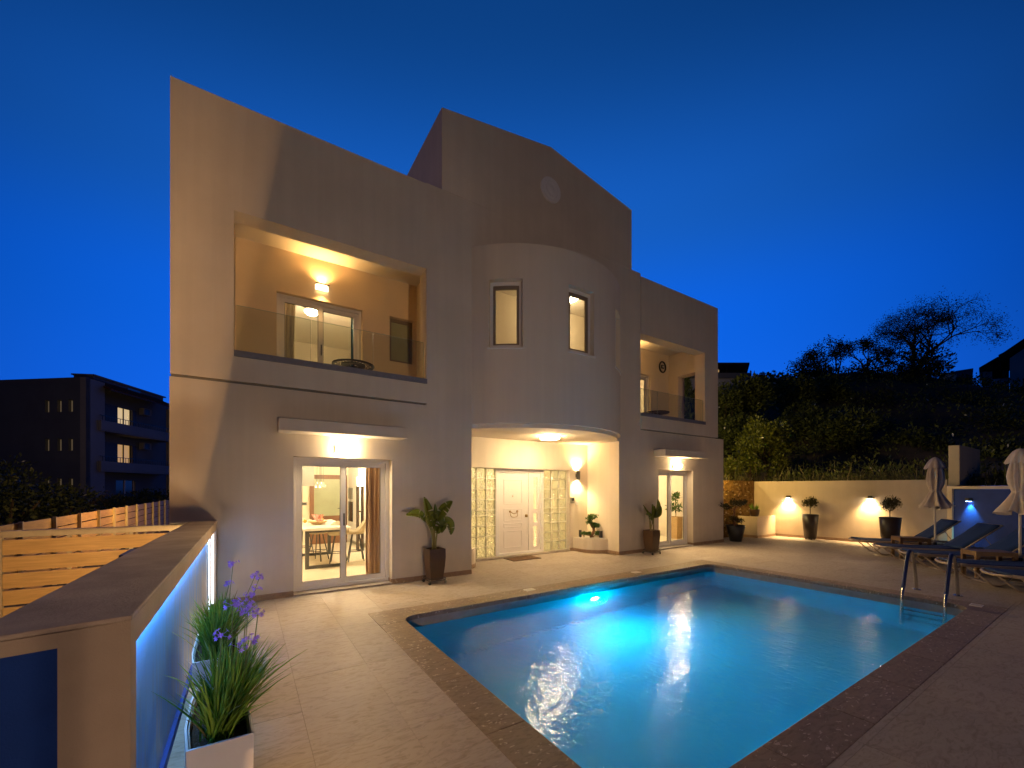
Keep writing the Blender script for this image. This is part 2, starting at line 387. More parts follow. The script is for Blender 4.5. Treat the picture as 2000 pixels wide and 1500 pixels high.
    def ball(self, c, r, n=10, m=6, sq=(1, 1, 1)):
        o = len(self.v); nf = []
        for i in range(m + 1):
            t = pi * i / m
            for j in range(n):
                a = 2 * pi * j / n
                self.v.append((c[0] + r * sq[0] * sin(t) * cos(a), c[1] + r * sq[1] * sin(t) * sin(a), c[2] + r * sq[2] * cos(t)))
        for i in range(m):
            for j in range(n):
                a = o + i * n + j; b = o + i * n + (j + 1) % n
                nf.append((a, a + n, b + n, b))
        self.f += nf; self.mi += [self.cur] * len(nf)
        return self
    def leaf(self, p, d, nrm, ln, w):
        """a small folded leaf from p along d"""
        s = d.cross(nrm)
        s = s.normalized() * (w / 2) if s.length > 1e-6 else Vector((w / 2, 0, 0))
        a = p + d * (ln * 0.5); b = p + d * ln
        return self.add([p, a + s, b, a - s], [(0, 1, 2, 3)])
    def build(self, name, m, parent=None, smooth=False, loc=None, bevel=0.0):
        me = bpy.data.meshes.new(name)
        me.from_pydata(self.v, [], self.f)
        ms = m if isinstance(m, (list, tuple)) else [m]
        for x in ms: me.materials.append(M[x] if isinstance(x, str) else x)
        if len(ms) > 1: me.polygons.foreach_set('material_index', self.mi)
        me.validate(); me.update()
        if smooth: me.polygons.foreach_set('use_smooth', [True] * len(me.polygons))
        o = bpy.data.objects.new(name, me); C.objects.link(o)
        if parent is not None: o.parent = parent
        if loc is not None: o.location = loc
        if bevel:
            b = o.modifiers.new('bevel', 'BEVEL'); b.width = bevel; b.segments = 2; b.limit_method = 'ANGLE'; b.angle_limit = radians(40)
        return o

def tag(o, label=None, cat=None, group=None, kind=None):
    if label: o['label'] = label
    if cat: o['category'] = cat
    if group: o['group'] = group
    if kind: o['kind'] = kind
    return o
def empty(name, loc, label, cat, group=None, rz=0.0):
    o = bpy.data.objects.new(name, None); C.objects.link(o)
    o.empty_display_size = 0.2
    o.location = loc; o.rotation_euler = (0, 0, rz)
    return tag(o, label, cat, group)
def copy_tree(o, parent=None):
    c = o.copy(); C.objects.link(c)
    if parent is not None: c.parent = parent
    for ch in list(o.children): copy_tree(ch, c)
    return c
def light(kind, name, parent, loc, power, col, radius=0.05, **k):
    d = bpy.data.lights.new(name, kind); d.energy = power; d.color = col
    if kind == 'AREA':
        d.shape = 'RECTANGLE'; d.size = k.get('sx', 0.3); d.size_y = k.get('sy', 0.3)
        if 'spread' in k: d.spread = k['spread']
    else:
        d.shadow_soft_size = radius
    if kind == 'SPOT':
        d.spot_size = k.get('angle', radians(90)); d.spot_blend = k.get('blend', 0.5)
    o = bpy.data.objects.new(name, d); C.objects.link(o)
    if parent is not None: o.parent = parent
    o.location = loc
    if 'aim' in k:
        o.rotation_euler = Vector(k['aim']).to_track_quat('-Z', 'Y').to_euler()
    return o
R_ = random.Random

def weathered(m):
    """faint rain streaks and a dusty band near the ground"""
    t = m.node_tree; b = t.nodes['Principled BSDF']; n = t.nodes.new; l = t.links.new
    src = b.inputs['Base Color'].links[0].from_socket
    g = n('ShaderNodeNewGeometry'); mp = n('ShaderNodeMapping'); mp.inputs['Scale'].default_value = (7, 7, .28); l(g.outputs['Position'], mp.inputs[0])
    x = n('ShaderNodeTexNoise'); x.inputs['Scale'].default_value = 1; x.inputs['Detail'].default_value = 6; x.inputs['Roughness'].default_value = .6; l(mp.outputs[0], x.inputs[0])
    r = n('ShaderNodeValToRGB'); r.color_ramp.elements[0].position = .42; r.color_ramp.elements[0].color = (.86, .84, .82, 1); r.color_ramp.elements[1].position = .60; r.color_ramp.elements[1].color = (1, 1, 1, 1); l(x.outputs[0], r.inputs[0])
    s = n('ShaderNodeSeparateXYZ'); l(g.outputs['Position'], s.inputs[0])
    y = n('ShaderNodeTexNoise'); y.inputs['Scale'].default_value = 5; y.inputs['Detail'].default_value = 5; l(g.outputs['Position'], y.inputs[0])
    ad = n('ShaderNodeMath'); ad.operation = 'MULTIPLY_ADD'; ad.inputs[1].default_value = -.5; l(y.outputs[0], ad.inputs[0]); l(s.outputs['Z'], ad.inputs[2])
    mr = n('ShaderNodeMapRange'); mr.inputs['From Min'].default_value = -.18; mr.inputs['From Max'].default_value = .22; mr.inputs['To Min'].default_value = .86; mr.inputs['To Max'].default_value = 1; l(ad.outputs[0], mr.inputs['Value'])
    m1 = n('ShaderNodeMixRGB'); m1.blend_type = 'MULTIPLY'; m1.inputs[0].default_value = .24; l(src, m1.inputs[1]); l(r.outputs[0], m1.inputs[2])
    m2 = n('ShaderNodeMixRGB'); m2.blend_type = 'MULTIPLY'; m2.inputs[0].default_value = 1; l(m1.outputs[0], m2.inputs[1]); l(mr.outputs[0], m2.inputs[2])
    l(m2.outputs[0], b.inputs['Base Color'])
for k in ('plaster', 'bay', 'boundary', 'garden'): weathered(M[k])
# ================================================================== SETTING: ground, terrace, pool
PX0, PX1, PY0, PY1 = 1.34, 8.78, 1.03, 5.55          # coping, outer edge
IX0, IX1, IY0, IY1 = 1.66, 8.45, 1.34, 5.17          # coping, inner edge
WZ = -0.16                                           # water level

def wall_x(y):                                       # foot of the garden wall on the right
    return 15.34 + 0.15 * (6.96 - y)

def terrain_z(x, y):
    """dry hillside behind the garden wall"""
    d = max(0.0, (x - wall_x(min(y, 7.5))) * 0.96 if y < 7.5 else 0.0)
    if y >= 7.5:
        d = max(0.0, min(x - 12.3, 30.0)) * 0.45 + (y - 7.5) * 0.75 if x > 12.3 else 0.0
        d = max(d, (x - 15.3) * 0.96)
    d = max(0.0, d - 0.35)
    lift = 1.72 if d > 0.02 else -0.12
    t = min(1.0, d / 26.0)
    q = min(1.0, max(0.0, (y - 1.0) / 13.0))
    rise = (4.6 + 4.0 * q * q * (3 - 2 * q)) * (t * t * (3 - 2 * t)) + 0.03 * d
    bumps = 0.22 * sin(x * 0.9 + 1.3) * sin(y * 0.8 + 0.4) + 0.12 * sin(x * 2.1) * sin(y * 1.9 + 2)
    return lift + rise + bumps * min(1, d / 3)

gb = MB()
BIG = 260
for x0, x1, y0, y1 in ((-BIG, -0.36, -BIG, BIG), (17.2, BIG, -BIG, BIG), (-0.36, 17.2, -BIG, -2.2), (-0.36, 17.2, 13.4, BIG)):
    gb.add([(x0, y0, -0.14), (x1, y0, -0.14), (x1, y1, -0.14), (x0, y1, -0.14)], [(0, 1, 2, 3)])
tag(gb.build('ground', 'asphalt'), kind='structure')

hb = MB()
nx, ny = 60, 60
xs = [12.35 + 62 * (i / nx) ** 1.35 for i in range(nx + 1)]; ys = [-34 + 84 * k / ny for k in range(ny + 1)]
for i in range(nx + 1):
    for k in range(ny + 1):
        hb.v.append((xs[i], ys[k], terrain_z(xs[i], ys[k])))
for i in range(nx):
    for k in range(ny):
        q = [(xs[i], ys[k]), (xs[i + 1], ys[k]), (xs[i + 1], ys[k + 1]), (xs[i], ys[k + 1])]
        if min(terrain_z(*p) for p in q) < 0.5: continue
        a = i * (ny + 1) + k
        hb.f.append((a, a + ny + 1, a + ny + 2, a + 1)); hb.mi.append(0)
tag(hb.build('hillside', 'hillsoil', smooth=True), kind='structure')

# terrace: grout bed with a real tile on it for every tile
tb = MB()
for x0, x1, y0, y1 in ((-0.42, PX0 + .02, -2.2, 7.06), (PX1 - .02, 17.2, -2.2, 7.06), (PX0 + .02, PX1 - .02, -2.2, PY0 + .02), (PX0 + .02, PX1 - .02, PY1 - .02, 7.06),
                       (3.63, 7.72, 7.06, 8.36), (12.26, 16.2, 7.06, 7.75)):
    tb.box(x0, x1, y0, y1, -0.15, -0.005)
terrace = tag(tb.build('terrace', 'grout'), kind='structure')

def cut(r, h):
    """rectangle r minus rectangle h"""
    x0, x1, y0, y1 = r; a0, a1, b0, b1 = h
    if a1 <= x0 or a0 >= x1 or b1 <= y0 or b0 >= y1: return [r]
    out = []
    if y0 < b0: out.append((x0, x1, y0, b0))
    if y1 > b1: out.append((x0, x1, b1, y1))
    m0, m1 = max(y0, b0), min(y1, b1)
    if x0 < a0: out.append((x0, a0, m0, m1))
    if x1 > a1: out.append((a1, x1, m0, m1))
    return out
G2 = 0.0009
full_tile = None
todo = []
for i in range(-2, 28):
    for k in range(-9, 9):
        x0 = 0.345 + 0.6 * i; y0 = 3.385 + 0.6 * k
        r = (max(x0, -0.417), min(x0 + 0.6, 16.9), max(y0, -2.19), y0 + 0.6)
        if r[1] - r[0] < 0.03 or r[3] - r[2] < 0.03: continue
        cx = (r[0] + r[1]) / 2
        if r[0] > wall_x(r[2]) + 0.2: continue
        ymax = 7.05 if cx < 3.63 or 7.72 < cx < 12.28 else 8.2 if cx < 7.72 else 7.62
        r = (r[0], r[1], r[2], min(r[3], ymax))
        if r[3] - r[2] < 0.03: continue
        ps = cut(r, (PX0, PX1, PY0, PY1))
        ps = [p for p in ps if p[1] - p[0] > 0.02 and p[3] - p[2] > 0.02]
        if ps: todo.append((cx * cx + ((r[2] + r[3]) / 2) ** 2, ps))
todo.sort()
rest = MB()
rt = R_(5)
for n, (d2, ps) in enumerate(todo):
    dz = rt.uniform(-0.0006, 0.0006)
    if n >= 300:
        for x0, x1, y0, y1 in ps: rest.box(x0 + G2, x1 - G2, y0 + G2, y1 - G2, -0.0045, 0.0 + dz)
        continue
    x0, x1, y0, y1 = ps[0]
    if len(ps) == 1 and abs(x1 - x0 - 0.6) < 1e-6 and abs(y1 - y0 - 0.6) < 1e-6:
        if full_tile is None:
            full_tile = MB().box(G2, 0.6 - G2, G2, 0.6 - G2, -0.0045, 0).build('tile', 'tile', terrace, loc=(x0, y0, dz))
        else:
            t = full_tile.copy(); C.objects.link(t); t.parent = terrace; t.location = (x0, y0, dz)
    else:
        m = MB()
        for x0, x1, y0, y1 in ps: m.box(x0 + G2, x1 - G2, y0 + G2, y1 - G2, -0.0045, dz)
        m.build('tile', 'tile', terrace)
if rest.v: tag(rest.build('tile', 'tile', terrace), kind='stuff')

# pool
def rrect(x0, x1, y0, y1, r, n=8):
    out = []
    for cx, cy, a0 in ((x1 - r, y0 + r, -90), (x1 - r, y1 - r, 0), (x0 + r, y1 - r, 90), (x0 + r, y0 + r, 180)):
        for k in range(n + 1):
            a = radians(a0 + 90 * k / n); out.append((cx + r * cos(a), cy + r * sin(a)))
    return out
M['poolband'] = mat('grey_waterline_tile', (0.30, 0.28, 0.26), 0.3, noise=0.25, nscale=8)
M['poolblue'] = mat('pale_blue_pool_lining', (0.14, 0.68, 0.76), 0.5, noise=0.12, nscale=2.2)
def pool_water_mat():
    m = bpy.data.materials.new('rippled_pool_water'); m.use_nodes = True
    t = m.node_tree; t.nodes.clear(); n = t.nodes.new; l = t.links.new
    o = n('ShaderNodeOutputMaterial')
    rf = n('ShaderNodeBsdfRefraction'); rf.inputs['IOR'].default_value = 1.33; rf.inputs['Roughness'].default_value = 0.06
    rf.inputs[0].default_value = (0.86, 0.97, 1.0, 1)
    gl = n('ShaderNodeBsdfGlossy'); gl.inputs['Roughness'].default_value = 0.025
    fr = n('ShaderNodeFresnel'); fr.inputs[0].default_value = 1.33
    mx = n('ShaderNodeMixShader'); l(fr.outputs[0], mx.inputs[0]); l(rf.outputs[0], mx.inputs[1]); l(gl.outputs[0], mx.inputs[2]); l(mx.outputs[0], o.inputs[0])
    g = n('ShaderNodeNewGeometry')
    def bumpn(scale, detail, strength, dist, prev, st=(1, 1, 1)):
        mp = n('ShaderNodeMapping'); mp.inputs['Scale'].default_value = st; mp.inputs['Rotation'].default_value = (0, 0, 0.57)
        l(g.outputs['Position'], mp.inputs[0])
        x = n('ShaderNodeTexNoise'); x.inputs['Scale'].default_value = scale; x.inputs['Detail'].default_value = detail; l(mp.outputs[0], x.inputs[0])
        b = n('ShaderNodeBump'); b.inputs['Strength'].default_value = strength; b.inputs['Distance'].default_value = dist
        l(x.outputs[0], b.inputs['Height'])
        if prev is not None: l(prev.outputs[0], b.inputs['Normal'])
        return b
    b1 = bumpn(2.4, 2, 0.6, 0.026, None)
    b2 = bumpn(12, 5, 1.0, 0.0085, b1, (1.6, 0.75, 1))
    for s in (rf, gl, fr): l(b2.outputs[0], s.inputs['Normal'])
    return m
M['water'] = pool_water_mat()
wall_poly = rrect(IX0 - .012, IX1 + .012, IY0 - .012, IY1 + .012, 0.20)
pb = MB(); n = len(wall_poly)
for z0, z1, mi in ((-0.056, -0.175, 0), (-0.175, -1.45, 1)):
    pb.cur = mi
    pb.add([(x, y, z0) for x, y in wall_poly] + [(x, y, z1) for x, y in wall_poly], [(i, n + i, n + (i + 1) % n, (i + 1) % n) for i in range(n)])
pb.cur = 1
pb.add([(x, y, -1.45) for x, y in wall_poly], [tuple(range(n))])
pool = tag(pb.build('pool', ['poolband', 'poolblue']), kind='structure')
wb = MB(); wb.add([(x, y, WZ) for x, y in wall_poly], [tuple(range(n))])
tag(wb.build('water', 'water'), kind='structure')

# coping stones
def stones_x(x0, x1, y0, y1, k):
    for i in range(k):
        a = x0 + (x1 - x0) * i / k; b = x0 + (x1 - x0) * (i + 1) / k
        MB().box(a + G2, b - G2, y0, y1, -0.056, 0.004).build('coping_stone', 'coping', pool, bevel=0.006)
def stones_y(x0, x1, y0, y1, k):
    for i in range(k):
        a = y0 + (y1 - y0) * i / k; b = y0 + (y1 - y0) * (i + 1) / k
        MB().box(x0, x1, a + G2, b - G2, -0.056, 0.004).build('coping_stone', 'coping', pool, bevel=0.006)
CR = 0.19
stones_x(IX0 + CR, IX1 - CR, IY1, PY1, 7); stones_x(IX0 + CR, IX1 - CR, PY0, IY0, 7)
stones_y(PX0, IX0, IY0 + CR, IY1 - CR, 4); stones_y(IX1, PX1, IY0 + CR, IY1 - CR, 4)
for sx, sy in ((0, 0), (1, 0), (1, 1), (0, 1)):
    ox = PX1 if sx else PX0; oy = PY1 if sy else PY0; ix = IX1 if sx else IX0; iy = IY1 if sy else IY0
    dx = -1 if sx else 1; dy = -1 if sy else 1
    ccx, ccy = ix + dx * CR, iy + dy * CR
    poly = [(ox, oy), (ccx - dx * G2, oy)]
    for k in range(9):
        a = pi / 2 * k / 8
        poly.append((ccx - dx * CR * sin(a) - (dx * G2 if k == 0 else 0), ccy - dy * CR * cos(a)))
    poly.append((ox, ccy - dy * G2))
    if dx * dy < 0: poly = poly[::-1]
    MB().prism(poly, -0.056, 0.004).build('coping_stone', 'coping', pool)
# lids let into the coping
M['lid'] = mat('worn_white_lid', (0.50, 0.45, 0.40), 0.5, noise=0.15, nscale=20)
for x, y, rz, lb in ((3.84, 5.42, 0, 'small white square lid in the coping, nearer the potted plant by the glass door'), (6.39, 5.42, 0, 'small white square lid in the coping, in front of the entrance pier'),
                     (8.60, 1.30, 0, 'small pale lid in the coping, beside the pool ladder')):
    e = empty('skimmer_lid', (x, y, 0.004), lb, 'lid', 'lids in the pool coping')
    MB().box(-0.075, 0.075, -0.05, 0.05, 0.0005, 0.008).build('cover', 'lid', e, bevel=0.003)
    MB().frame(-0.085, 0.085, -0.06, 0.06, 0.009, -0.0, 0.0) if False else None
    f = MB()
    for a in ((-.085, .085, -.06, -.0505), (-.085, .085, .0505, .06), (-.085, -.0755, -.0505, .0505), (.0755, .085, -.0505, .0505)): f.box(a[0], a[1], a[2], a[3], 0.0005, 0.006)
    f.build('rim', 'upvc', e)
# underwater lamp
e = empty('pool_light', (5.02, 5.16, -0.47), 'glowing round underwater lamp in the pool wall facing the water', 'pool light')
m = MB(); m.lathe([(0.13, 0), (0.13, 0.012), (0.10, 0.02), (0.10, 0.014)], 24, cap1=False)
o = m.build('bezel', 'steel', e, smooth=False); o.rotation_euler = (radians(90), 0, 0)
m = MB(); m.lathe([(0.098, 0.012), (0.075, 0.028), (0.03, 0.036)], 24)
o = m.build('lens', 'poolbulb', e, smooth=True); o.rotation_euler = (radians(90), 0, 0)
light('POINT', 'bulb', e, (0, -0.16, 0), 75, (0.0, 0.47, 1.0), 0.06)
light('SPOT', 'bulb', e, (0, -0.10, 0), 190, (0.0, 0.52, 1.0), 0.06, angle=radians(150), blend=0.9, aim=(0.05, -1, -0.18))

# ================================================================== THE VILLA
villa = empty('villa', (5.6, 10.2, 0), 'two storey cream villa with a curved bay over its lit entrance and a gabled centre', 'house')
villa.location = (0, 0, 0)
FY, UY, BK = 7.05, 7.03, 13.6
def part(mb, name, m, **k): return mb.build(name, m, villa, **k)
# ground storey front
w = MB(); w.wallx([-0.86, 12.27], [0, 3.138], [(0.6, 2.1, 0, 2.135), (3.63, 7.69, 0, 2.80), (9.20, 10.72, 0, 2.14)], FY, FY + .3)
part(w, 'wall', 'plaster')
# wing fronts, upper storey: stand 5 cm proud
w = MB(); w.wallx([-0.85, 2.72], [3.172, 7.115], [(-0.15, 2.72, 3.52, 5.59)], UY, UY + .32)
part(w, 'wall', 'plaster')
w = MB(); w.wallx([8.48, 11.94], [3.165, 7.065], [(8.48, 11.27, 3.50, 5.61)], UY, UY + .32)
part(w, 'wall', 'plaster')
# centre: wall with gabled top
w = MB(); w.wallx([2.722, 8.478], [3.1385, 7.148], [(3.75, 7.57, 3.171, 6.1)], FY - .0, FY + .33)
for q in ((-0.85, 2.7215, FY + .05, FY + .3, 3.1385, 3.171), (8.479, 11.9, FY + .05, FY + .3, 3.1385, 3.164)): part(MB().box(*q), 'shadow_groove', 'gasket_shade')  # recessed groove; its dark grey carries the shadow line under the wings
part(w, 'wall', 'plaster')
g = MB(); g.prism_y([(3.02, 7.149), (8.14, 7.149), (8.14, 8.645), (5.57, 9.07), (3.02, 8.656)], FY - .004, 11.4)
part(g, 'gable', 'plaster')
# outer sides, back, roofs, floors
part(MB().wally([7.351, BK], [0, 7.115], [], -0.85, -0.56), 'wall', 'plaster')
part(MB().wally([7.351, BK], [0, 3.149], [], 11.97, 12.27), 'wall', 'plaster')
part(MB().wally([7.352, BK], [3.15, 7.10], [(7.55, 8.16, 3.5, 5.22)], 11.60, 11.94), 'wall', 'plaster')
part(MB().box(-0.56, 11.97, BK, BK + .3, 0, 7.06), 'wall', 'plaster')
for q, nm, mt in (((-0.56, 3.3, 7.352, BK, 5.97, 6.3), 'roof', 'ceil'), ((8.0, 11.62, 7.352, BK, 5.97, 6.3), 'roof', 'ceil'), ((3.3, 8.0, 7.385, BK, 6.12, 6.4), 'roof', 'ceil'),
                  ((-0.56, 3.3, 7.352, BK, 2.76, 3.15), 'floor_slab', 'ceil'), ((8.0, 11.96, 7.352, BK, 2.76, 3.15), 'floor_slab', 'ceil'), ((3.3, 8.0, 8.42, BK, 2.80, 3.15), 'floor_slab', 'ceil'),
                  ((-0.56, 3.2, 7.36, BK, 0.0, 0.03), 'floor', 'intfloor'), ((3.3, 7.9, 8.42, BK, 0.0, 0.03), 'floor', 'intfloor'), ((8.0, 11.96, 7.36, BK, 0.0, 0.03), 'floor', 'intfloor'),
                  # inner partitions
                  ((3.2, 3.32, 7.352, BK, 0.03, 2.759), 'wall', 'inner'), ((7.9, 8.02, 8.36, BK, 0.03, 2.759), 'wall', 'inner'), ((3.06, 3.32, 7.384, BK, 3.151, 5.969), 'wall', 'inner'),
                  ((7.95, 8.1, 7.384, BK, 3.151, 5.969), 'wall', 'inner'), ((3.33, 7.94, 8.02, 8.12, 3.151, 6.119), 'wall', 'inner')):
    part(MB().box(*q), nm, mt)

# curved bay
BR, BCY, BTH = 2.6092, 8.6892, 0.8915
bp = lambda t, r: (5.66 + r * sin(t), BCY - r * cos(t))
NT = [-0.8915 + 1.783 * k / 44 for k in range(45)]
BW = [(-0.756, -0.511), (-0.152, 0.100), (0.455, 0.705)]
us = sorted([t for t in NT if not any(abs(t - e) < 0.02 for w_ in BW for e in w_)] + [e for w_ in BW for e in w_])
bw = MB()
bw.cells(us, [2.88, 4.32, 5.61, 6.28], lambda t, z: not (4.32 < z < 5.61 and any(a < t < b for a, b in BW)),
         lambda t, z: (*bp(t, BR), z), lambda t, z: (*bp(t, BR - .26), z))
bay = part(bw, 'bay', 'bay', smooth=False)
for p in bay.data.polygons:
    p.use_smooth = abs(p.normal.z) < 0.1 and abs(p.area) > 0
bay.data.set_sharp_from_angle(angle=radians(30))
cp = MB(); poly = [bp(t, BR - .2) for t in NT]
cp.prism(poly, 6.10, 6.275); part(cp, 'roof', 'bay')
poly = [bp(t, BR - .10) for t in NT]
cp = MB(); cp.prism([(3.634, 7.049)] + [p for p in [bp(t, BR - .07) for t in NT] if p[1] < 7.02] + [(7.686, 7.049)], 2.80, 2.8795); part(cp, 'soffit', 'bay')
cp = MB(); cp.box(3.33, 7.9, FY + .302, 8.41, 2.80, 2.95); part(cp, 'soffit', 'bay')
for a, b in BW:
    fr = MB()
    for (t0, t1, z0, z1) in ((a, a + .022, 4.33, 5.60), (b - .022, b, 4.33, 5.60), (a + .022, b - .022, 4.33, 4.39), (a + .022, b - .022, 5.53, 5.60)):
        fr.cells([t0, (t0 + t1) / 2, t1], [z0, z1], lambda t, z: True, lambda t, z: (*bp(t, BR - .10), z), lambda t, z: (*bp(t, BR - .16), z))
    wn = part(fr, 'window', 'upvc')
    sh = MB()
    for (t0, t1, z0, z1) in ((a + .022, a + .042, 4.39, 5.53), (b - .042, b - .022, 4.39, 5.53), (a + .042, b - .042, 4.39, 4.42), (a + .042, b - .042, 5.46, 5.53)):
        sh.cells([t0, (t0 + t1) / 2, t1], [z0, z1], lambda t, z: True, lambda t, z: (*bp(t, BR - .115), z), lambda t, z: (*bp(t, BR - .15), z))
    sh.build('sash', 'frame_brown', wn)
    MB().add([(*bp(t, BR - .13), z) for t, z in ((a + .04, 4.41), (b - .04, 4.41), (b - .04, 5.47), (a + .04, 5.47))], [(0, 1, 2, 3)]).build('pane', 'pane', wn)
    sl = MB(); sl.cells([a - .012, (a + b) / 2, b + .012], [4.285, 4.318], lambda t, z: True, lambda t, z: (*bp(t, BR + .025), z), lambda t, z: (*bp(t, BR - .10), z))
    sl.build('sill', 'upvc', wn)
# switch plates on the bay room wall
for x, z in ((4.62, 4.93), (6.93, 4.32)):
    e = empty('light_switch', (x, 8.012, z), 'small grey switch plate seen through the %s bay window' % ('wider left' if x < 5 else 'middle'), 'switch', 'switch plates on the landing wall')
    MB().box(-.06, .06, -.008, .006, -.04, .04).build('plate', 'hood', e); MB().box(-.03, .03, -.014, -.008, -.02, .02).build('rocker', 'darkgrey', e)

# gable rosette
e = MB()
e.lathe([(0.27, 0), (0.27, 0.03), (0.235, 0.045), (0.205, 0.03), (0.19, 0.03), (0.16, 0.05), (0.11, 0.03), (0.07, 0.045), (0.02, 0.055)], 32)
o = part(e, 'rosette', 'white', smooth=True); o.rotation_euler = (radians(90), 0, 0); o.location = (5.545, FY - .005, 8.115); o.data.set_sharp_from_angle(angle=radians(50))

# balcony fronts: stone sills, glass panels, inner walls
def sill(x0, x1, z0, z1, y0): return part(MB().box(x0, x1, y0, y0 + .37, z0, z1), 'sill', 'sill')
sill(-0.149, 2.719, 3.521, 3.605, UY - .03); sill(8.482, 11.269, 3.501, 3.585, UY - .03)
def glass(x0, x1, z0, z1, y, xs, tops):
    ed = [x0] + xs + [x1]
    for a, b in zip(ed, ed[1:]):
        p = part(MB().add([(a + .006, y, z0), (b - .006, y, z0), (b - .006, y, z1), (a + .006, y, z1)], [(0, 1, 2, 3)]), 'glass_panel', 'rail')
        MB().box(a + .006, b - .006, y - .004, y + .004, z1, z1 + .006).build('edge', 'railedge', p)
        MB().box(b - .008, b - .003, y - .005, y + .005, z0, z1).build('edge', 'railedge', p)
glass(-0.13, 2.69, 3.625, 4.27, UY + .06, [0.85, 1.80], 0)
glass(8.50, 11.25, 3.605, 4.22, UY + .06, [9.2, 10.2], 0)
w = MB(); w.wallx([-0.56, 3.06], [3.151, 5.969], [(0.455, 1.94, 3.19, 5.20), (2.485, 3.0, 4.28, 5.205)], 8.5, 8.7)
part(w, 'wall', 'balconywall')
w = MB(); w.wallx([8.1, 11.62], [3.151, 5.969], [(9.0, 10.70, 3.19, 5.19)], 8.5, 8.7)
part(w, 'wall', 'inner')

# windows and sliding doors: frame > sash, pane
def slider(x0, x1, z0, z1, y, overlap=0.03, fw=.055, sw=.075, front=0):
    f = MB(); f.frame(x0, x1, z0, z1, fw, y, y + .11); d = part(f, 'sliding_door', 'upvc', bevel=.004)
    mid = (x0 + x1) / 2
    for k, (a, b) in enumerate(((x0 + fw, mid + overlap), (mid - overlap, x1 - fw))):
        yy = y + .012 if k == front else y + .058
        s = MB(); s.frame(a, b, z0 + fw, z1 - fw, sw, yy, yy + .038); sa = s.build('sash', 'upvc', d, bevel=.004)
        q = MB(); q.frame(a + sw, b - sw, z0 + fw + sw, z1 - fw - sw, .008, yy + .006, yy + .03); q.build('gasket', 'gasket_shade', d)
        MB().add([(a + sw, yy + .02, z0 + fw + sw), (b - sw, yy + .02, z0 + fw + sw), (b - sw, yy + .02, z1 - fw - sw), (a + sw, yy + .02, z1 - fw - sw)], [(0, 1, 2, 3)]).build('pane', 'pane', d)
    MB().box(mid - overlap + .025, mid - overlap + .045, y - .012 if front == 0 else y + .03, y + .012, z0 + 1.0, z0 + 1.2).build('handle', 'darkgrey', d)
    return d
slider(0.602, 2.098, 0.031, 2.134, 7.215)
slider(9.202, 10.718, 0.031, 2.139, 7.235, front=1)
slider(0.457, 1.938, 3.192, 5.198, 8.585)
slider(9.002, 10.698, 3.192, 5.188, 8.56)
f = MB(); f.frame(2.487, 2.998, 4.282, 5.203, .06, 8.60, 8.68); wn = part(f, 'window', 'frame_brown')
MB().add([(2.54, 8.64, 4.33), (2.945, 8.64, 4.33), (2.945, 8.64, 5.15), (2.54, 8.64, 5.15)], [(0, 1, 2, 3)]).build('pane', 'frost', wn)
# thresholds
part(MB().box(0.602, 2.098, 7.02, 7.36, 0.001, 0.029), 'threshold', 'tile'); part(MB().box(9.202, 10.718, 7.02, 7.36, 0.001, 0.029), 'threshold', 'tile')
# canopies
for a, b, z0, z1 in ((0.385, 2.26, 2.475, 2.655), (8.985, 10.87, 2.475, 2.655)):
    part(MB().box(a, b, 6.68, FY + .01, z0, z1), 'canopy', 'plaster', bevel=.01)
# skirting
for a, b in ((-0.34, 0.6), (2.1, 3.63), (7.69, 9.20), (10.72, 12.27)):
    k = max(1, round((b - a) / .6))
    for i in range(k): part(MB().box(a + (b - a) * i / k + .0008, a + (b - a) * (i + 1) / k - .0008, FY - .014, FY + .002, 0.001, 0.085), 'skirting', 'skirt')
part(MB().box(12.269, 12.283, FY - .014, 7.6, 0.001, 0.085), 'skirting', 'skirt')
for x in (2.1, 10.72): part(MB().box(x - .014, x + .001, FY + .0025, 7.21, 0.03, 0.085), 'skirting', 'skirt')

# entrance recess
part(MB().wallx([3.34, 7.9], [0, 2.80], [(4.17, 7.10, 0, 2.115)], 8.2, 8.42), 'wall', 'bay')
for q in ((3.34, 3.63, FY + .3, 8.199, 0, 2.80), (7.72, 7.9, 7.42, 8.199, 0, 2.80), (7.69, 7.9, FY + .3, 7.42, 0, 2.80)): part(MB().box(*q), 'wall', 'bay')
for q in ((7.10, 7.72, 8.187, 8.2, .001, .085), (7.707, 7.721, 7.43, 8.187, .001, .085), (7.677, 7.691, FY - .0145, 7.43, .001, .085)): part(MB().box(*q), 'skirting', 'skirt')
part(MB().box(4.17, 7.10, 8.17, 8.45, 0.001, 0.035), 'threshold', 'tile')
# glass block panels
M['block'] = bpy.data.materials.new('wavy_glass_block')
m = M['block']; m.use_nodes = True; t = m.node_tree; t.nodes.clear(); nn = t.nodes.new
o = nn('ShaderNodeOutputMaterial'); mx = nn('ShaderNodeMixShader'); mx2 = nn('ShaderNodeMixShader')
tl = nn('ShaderNodeBsdfTranslucent'); tl.inputs[0].default_value = (0.72, 0.70, 0.50, 1)
gl = nn('ShaderNodeBsdfGlossy'); gl.inputs['Roughness'].default_value = 0.06
rf = nn('ShaderNodeBsdfRefraction'); rf.inputs[0].default_value = (0.97, 0.96, 0.82, 1); rf.inputs['IOR'].default_value = 1.45; rf.inputs['Roughness'].default_value = 0.04
fr = nn('ShaderNodeFresnel'); fr.inputs[0].default_value = 1.5
g_ = nn('ShaderNodeNewGeometry'); oi = nn('ShaderNodeObjectInfo'); ad = nn('ShaderNodeVectorMath'); ad.operation = 'MULTIPLY_ADD'; ad.inputs[1].default_value = (9, 9, 9)
cb = nn('ShaderNodeCombineXYZ'); [t.links.new(oi.outputs['Random'], cb.inputs[k]) for k in range(3)]
